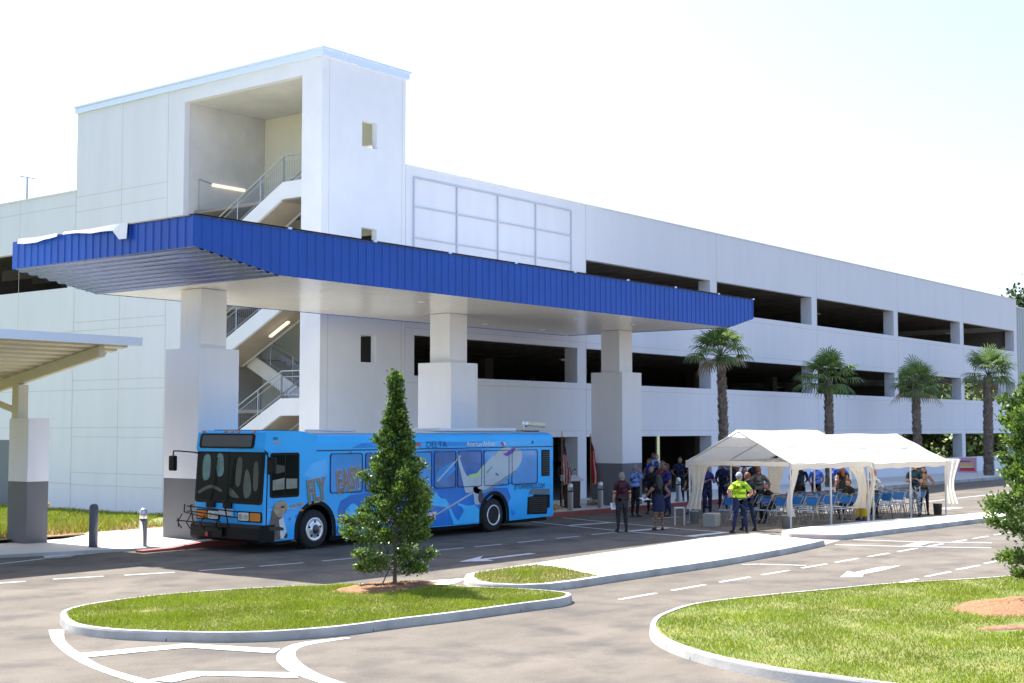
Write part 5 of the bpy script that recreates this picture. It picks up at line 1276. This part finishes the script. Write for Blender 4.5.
# pink banner sign by the low wall
sg = empty('banner_sign', (80.7, 29.3, .15), R(-70), label='pink, white and yellow banner sign on a white stand beside the last palm', cat='sign')
b = MB(); b.box(-.59,-.55,-.03,.03,0,1.25,tcol); b.box(.55,.59,-.03,.03,0,1.25,tcol); b.box(-.59,.59,-.025,.025,1.2,1.25,tcol); b.build('stand', sg, world=False)
b = MB(); pk = mat('banner_pink',(.62,.30,.38),.7); b.box(-.54,.54,-.012,.012,.32,1.19,pk); b.build('banner', sg, world=False)
b = MB(); b.prism([(-.42,.42),(.13,.40),(.5,.42),(.4,.62),(-.4,.60)], -.018, -.0125, mat('banner_red',(.60,.05,.07),.7), axis='y'); b.prism([(-.36,.68),(.33,.68),(.3,.88),(-.33,.88)], -.017, -.0125, mat('banner_yellow',(.62,.48,.12),.7), axis='y'); b.prism([(-.4,.94),(.18,.94),(.18,1.02),(-.4,1.02)], -.017, -.0125, mat('banner_plum',(.22,.10,.25),.7), axis='y'); b.prism([(-.4,.61),(.4,.635),(.38,.665),(-.4,.655)], -.019, -.0125, MATS['letter_white'], axis='y'); b.build('print', sg, world=False)

# ---------------------------------------------------------------- trees
def leaves(name, C0, D, size, mats, parent, elong=1.8, midx=None, seed=0, dn=None, up=.35):
    """C0 (n,3) leaf centres, D (n,3) preferred directions. Each leaf: a folded quad"""
    r = np.random.default_rng(seed); n = len(C0)
    d = D+r.normal(0,.55,(n,3)); d /= np.linalg.norm(d, axis=1)[:,None]
    nn = r.normal(0,1,(n,3)); nn[:,2] += up*2; w = np.cross(d, nn); w /= np.linalg.norm(w, axis=1)[:,None]+1e-9
    s_ = size*r.uniform(.6,1.3,n)[:,None]
    V = np.empty((n,4,3)); V[:,0] = C0; V[:,1] = C0+d*s_*elong*.5+w*s_*.5; V[:,2] = C0+d*s_*elong; V[:,3] = C0+d*s_*elong*.5-w*s_*.5
    F = np.arange(n*4).reshape(n,4)
    return npmesh(name, V.reshape(-1,3), F, mats, midx, parent)
def limb(b, pts, r0, r1, m, n=7):
    k = len(pts)-1
    for i in range(k): b.tube(pts[i], pts[i+1], r0+(r1-r0)*i/k, m, r2=r0+(r1-r0)*(i+1)/k, n=n, cap=False)
def holly(x, y, z, H, z0, rmax, label, seed, nleaf, tall=1.0, lsize=.05, rprof=None):
    t = empty('holly_tree', (x, y, z), label=label, cat='tree'); r = random.Random(seed); g = np.random.default_rng(seed)
    b = MB(); limb(b, [(0,0,0),(.01,.01,z0),(.0,.02,H*.5),(.02,0,H*.93)], .045*tall, .008, bark, 9); b.build('trunk', t, world=False)
    br = MB(); tips = []
    prof = rprof or (lambda q_: rmax*max(.03, (1-q_)**.8*(1.0+.0*q_))*(.72+.28*min(1, q_*7)))
    nb = int(110*tall)
    for k in range(nb):
        q_ = (k+.5)/nb; q_ = q_**.85; zz = z0+(H-z0)*q_; a = k*2.399+r.uniform(-.3,.3); rad = prof(q_)*r.uniform(.62,1.15)*(1+.12*math.sin(a*2+zz*3.1))
        p0 = Vector((0,0,zz-.12*rad)); p1 = Vector((math.cos(a)*rad, math.sin(a)*rad, zz+rad*.32*(1 if q_ > .12 else -.1)))
        br.tube(p0, p1, .012, bark, r2=.004, n=4, cap=False); tips.append((p0, p1))
    for k in range(6): tips.append((Vector((0,0,H*.86)), Vector((r.uniform(-.06,.06), r.uniform(-.06,.06), H*(.97+.03*k/5)))))
    br.build('branches', t, world=False)
    per = nleaf//len(tips); Cs = []; Ds = []; Y = []
    for p0, p1 in tips:
        ln = (p1-p0).length; k = max(8, int(per*(.35+1.1*ln/rmax))); u = g.beta(2.6, 1.0, k)
        c = np.array(p0)[None]+(np.array(p1-p0))[None]*u[:,None]+g.normal(0, 1, (k,3))*(.03+.062*ln*(1.1-.6*u))[:,None]*np.array([1,1,.8])
        Cs.append(c); dd = np.array(p1-p0); dd = dd/np.linalg.norm(dd)*.7; Ds.append(np.repeat((dd+np.array([0,0,.25]))[None], k, 0)); Y.append((u > .86).astype(int)*(g.random(k) < .45))
    Cs = np.concatenate(Cs); Ds = np.concatenate(Ds); Y = np.concatenate(Y)
    leaves('crown', Cs, Ds, lsize, [leafm, leafy], t, 1.7, Y, seed)
    return t
def prof1(q_):
    pts = [(0,.66),(.05,.90),(.13,.88),(.2,.76),(.3,.68),(.42,.62),(.52,.50),(.62,.36),(.70,.27),(.78,.19),(.84,.10),(.9,.06),(.95,.035),(1,.012)]
    for (a, va), (c, vc) in zip(pts[:-1], pts[1:]):
        if a <= q_ <= c: return va+(vc-va)*(q_-a)/(c-a)
    return .02
holly(19.0, 17.76, .17, 3.93, .26, .93, 'small pointed dark green holly tree in front of the bus', 3, 44000, 1.0, .040, prof1)
b = MB(); b.tube((19.0,17.8,.14),(18.93,17.68,.75),.012,bark); b.tube((18.78,17.9,.14),(18.98,17.87,.5),.012,bark); tag(b.build('tree_stake'), 'thin brown support stake leaning on the trunk of the pointed tree', 'stake')
def prof2(q_):
    pts = [(0,.55),(.06,.85),(.2,1.0),(.35,1.02),(.5,.92),(.65,.72),(.8,.46),(.92,.2),(1,.03)]
    for (a, va), (c, vc) in zip(pts[:-1], pts[1:]):
        if a <= q_ <= c: return va+(vc-va)*(q_-a)/(c-a)
    return .02
holly(23.72, 7.14, .17, 4.35, .45, 1.0, 'broader glossy green holly tree cut off by the right edge of the photo', 8, 42000, 1.15, .043, prof2)

def palm(x, y, z, H, label, seed, rc=2.0, tr_=.24):
    t = empty('palm_tree', (x, y, z), label=label, cat='palm tree', group='palms along the garage'); r = random.Random(seed)
    b = MB(); lx_, ly_ = r.uniform(-.15,.15), r.uniform(-.1,.1); nl = r.choice((26, 30, 35)); tilt = Vector((r.uniform(-.35,.35), r.uniform(-.35,.35), 0))
    rows = int(H/.13); 
    for i in range(rows):
        zz = H*i/rows; a0 = i*.55; rad = tr_*(1.05-.18*i/rows)*(1+.05*math.sin(i*.9)); cx_, cy_ = lx_*(i/rows)**2, ly_*(i/rows)**2
        b.tube((cx_, cy_, zz), (cx_, cy_, zz+H/rows), rad*.86, palmt, n=10, cap=False)
        for k in range(7):
            a = a0+2*math.pi*k/7+r.uniform(-.1,.1); c_, s_ = math.cos(a), math.sin(a); wd_ = rad*.42
            P0 = Vector((cx_+c_*rad*.80, cy_+s_*rad*.80, zz-.02)); tn = Vector((-s_, c_, 0)); out = Vector((c_, s_, 0)); ln = r.uniform(.13,.22); o_ = r.uniform(.04,.10)
            p = [P0-tn*wd_, P0+tn*wd_, P0+out*o_+tn*wd_*.35+Vector((0,0,ln)), P0+out*o_-tn*wd_*.35+Vector((0,0,ln)), P0-out*.03+Vector((0,0,ln*.9))]
            b.add(p, [(0,1,2,3),(3,2,4)], palmt)
    b.build('trunk', t, world=False)
    V = []; F = []; MI = []
    top = Vector((lx_, ly_, H))
    pt = MB()
    for k in range(nl):
        q_ = k/nl; a = k*2.399+r.uniform(-.2,.2); el = R(82-108*q_**.9+r.uniform(-9,9)); ln = rc*r.uniform(.42,.56)
        d = (Vector((math.cos(a)*math.cos(el), math.sin(a)*math.cos(el), math.sin(el)))+tilt).normalized(); ln *= r.uniform(.8,1.15); tip = top+Vector((0,0,.12))+d*ln
        mid = top+Vector((0,0,.08))+d*ln*.5+Vector((0,0,.05)); pt.tube(top+Vector((0,0,.05)), mid, .02, palml, r2=.015, n=4, cap=False); pt.tube(mid, tip, .015, palml, r2=.010, n=4, cap=False)
        dn = Vector((0,0,-1)); sd = d.cross(Vector((0,0,1))); sd = sd.normalized() if sd.length > .1 else Vector((1,0,0)); upn = sd.cross(d).normalized()
        dry = q_ > .88 and r.random() < .6; fl = rc*r.uniform(.40,.52); ns = 19
        for j in range(ns):
            f = (j/(ns-1)-.5)*2; ang = f*R(115); dd = (d*math.cos(ang)+sd*math.sin(ang)).normalized(); L2 = fl*(1-.30*abs(f))*r.uniform(.9,1.08)
            w = sd*math.cos(ang)-d*math.sin(ang); w = w.normalized()*.034
            base = tip; m1 = base+dd*L2*.45+upn*.03+dn*.03; m2 = base+dd*L2*.75+dn*(.06+.08*q_)*rc*.6; e = base+dd*L2*.95+dn*(.16+.18*q_)*rc*.6
            o_ = len(V); V += [base-w*.3, base+w*.3, m1+w, m1-w, m2+w*.8, m2-w*.8, e+w*.12, e-w*.12]; F += [(o_,o_+1,o_+2,o_+3),(o_+3,o_+2,o_+4,o_+5),(o_+5,o_+4,o_+6,o_+7)]; MI += [1 if dry else 0]*3
    pt.build('leaf_stems', t, world=False)
    npmesh('crown', np.array([tuple(v) for v in V]), np.array(F), [palml, palmd], np.array(MI), t)
    return t
palm(53.63, 30.3, .15, 6.1, 'first palm, its crown touching the right tip of the blue canopy', 1, 1.85, .23)
palm(64.3, 30.3, .15, 5.3, 'second palm from the blue canopy, rising behind the ridge of the tent', 2, 2.0, .25)
palm(75.7, 30.3, .15, 5.2, 'third palm from the blue canopy, above the right end of the tent', 3, 2.0, .28)
palm(86.2, 29.9, .15, 6.2, 'farthest palm, beside the pink banner sign', 4, 2.3, .33)

def bgtree(x, y, H, W, label, seed, n=5000, ls=.32, pine=False):
    t = empty('background_tree', (x, y, -.15), label=label, cat='tree', group='trees behind the garage'); r = np.random.default_rng(seed)
    b = MB(); limb(b, [(0,0,0),(.1,.1,H*.5),(.0,.2,H*.92)], .28, .06, bark, 8)
    k = 26 if not pine else 34; cs = []
    for i in range(k):
        q_ = r.uniform(.03 if not pine else .45, 1); a = r.uniform(0, 6.28); rad = W*(math.sin(min(1, q_)*math.pi*.85)**.6)*r.uniform(.2,1); c = np.array([math.cos(a)*rad, math.sin(a)*rad, H*q_]); cs.append(c)
        limb(b, [(0.05,0.1,H*q_*.8),tuple(c)], .07, .02, bark, 5)
    b.build('trunk', t, world=False)
    idx = r.integers(0, k, n); C0 = np.array(cs)[idx]+r.normal(0,1,(n,3))*np.array([W*.20,W*.20,H*.055]); D = r.normal(0,1,(n,3)); D /= np.linalg.norm(D,axis=1)[:,None]
    leaves('crown', C0, D, ls, [leaff, leaff2], t, 1.3, (r.random(n) < .3).astype(int), seed); return t
bgtree(144, 46.2, 16.2, 2.1, 'pine crown peeking over the right end of the garage roof', 21, 6000, .30, True)
for i, (x, y, h, w) in enumerate([(113,44,9,3.6),(118,50,10,4),(112,55,8.5,3.5),(122,58,11,4.2),(127,48,9.5,4),(133,54,11,4.2),(110,40,6,3),(114,39,7,3),(119,41.5,7.5,3.2),(125,44,8,3.4),(111,49,6.5,3),(120,37,6,3),(116,64,9.5,3.8),(130,38.5,8,3.4),(137,43,9,3.8)]):
    bgtree(x, y, h, w, 'dense green tree beyond the open right end of the garage', 30+i, 5000, .38)
for i, (x, y) in enumerate([(58,84),(66,86),(75,83),(84,87),(93,84),(103,86)]):
    bgtree(x, y, 8, 3.8, 'green tree glimpsed through the ground floor behind the entrance', 50+i, 3000, .4)

# ---------------------------------------------------------------- light, world, camera
dsun = Vector((.12, .67, 1.0)).normalized(); el = math.asin(dsun.z); az = math.atan2(dsun.x, dsun.y)
w = bpy.data.worlds.new('World'); scn.world = w; w.use_nodes = True; nt = w.node_tree
sky = nt.nodes.new('ShaderNodeTexSky'); sky.sky_type = 'NISHITA'; sky.sun_disc = False; sky.sun_elevation = el; sky.sun_rotation = az
sky.altitude = 0; sky.air_density = 1.0; sky.dust_density = 2.5; sky.ozone_density = 1.0
bg = nt.nodes['Background']; bg.inputs[1].default_value = .125; nt.links.new(sky.outputs[0], bg.inputs[0])
sl_ = bpy.data.lights.new('sun', 'SUN'); sl_.energy = 5.0; sl_.angle = R(.53); sl_.color = (1, .93, .82)
so = bpy.data.objects.new('sun', sl_); COL.objects.link(so); so.rotation_euler = dsun.to_track_quat('Z', 'Y').to_euler(); so.location = (20, 40, 60)
cam = bpy.data.cameras.new('camera'); co = bpy.data.objects.new('camera', cam); COL.objects.link(co); scn.camera = co
cam.sensor_width = 36; cam.lens = 1372/1024*36; cam.clip_end = 4000; cam.clip_start = .1
yaw = math.atan((1595-512)/math.hypot(1372, 86.5)); pit = math.atan(86.5/1372)
co.location = (0, 0, 3.1); co.rotation_euler = (math.pi/2+pit, 0, yaw-math.pi/2)
vs_ = scn.view_settings; vs_.view_transform = 'Standard'; vs_.look = 'None'; vs_.exposure = 1.36; vs_.gamma = 1; vs_.use_curve_mapping = False
vs_.use_white_balance = True; vs_.white_balance_temperature = 5950; vs_.white_balance_tint = 12.5
scn.render.engine = 'CYCLES'; scn.cycles.max_bounces = 8; scn.cycles.diffuse_bounces = 4; scn.cycles.use_denoising = True
scn.render.resolution_x = 1024; scn.render.resolution_y = 683

for o_ in bpy.data.objects:
    if o_.get('label') and len(o_['label'].split()) > 16: print('LONG', o_.name, o_['label'])
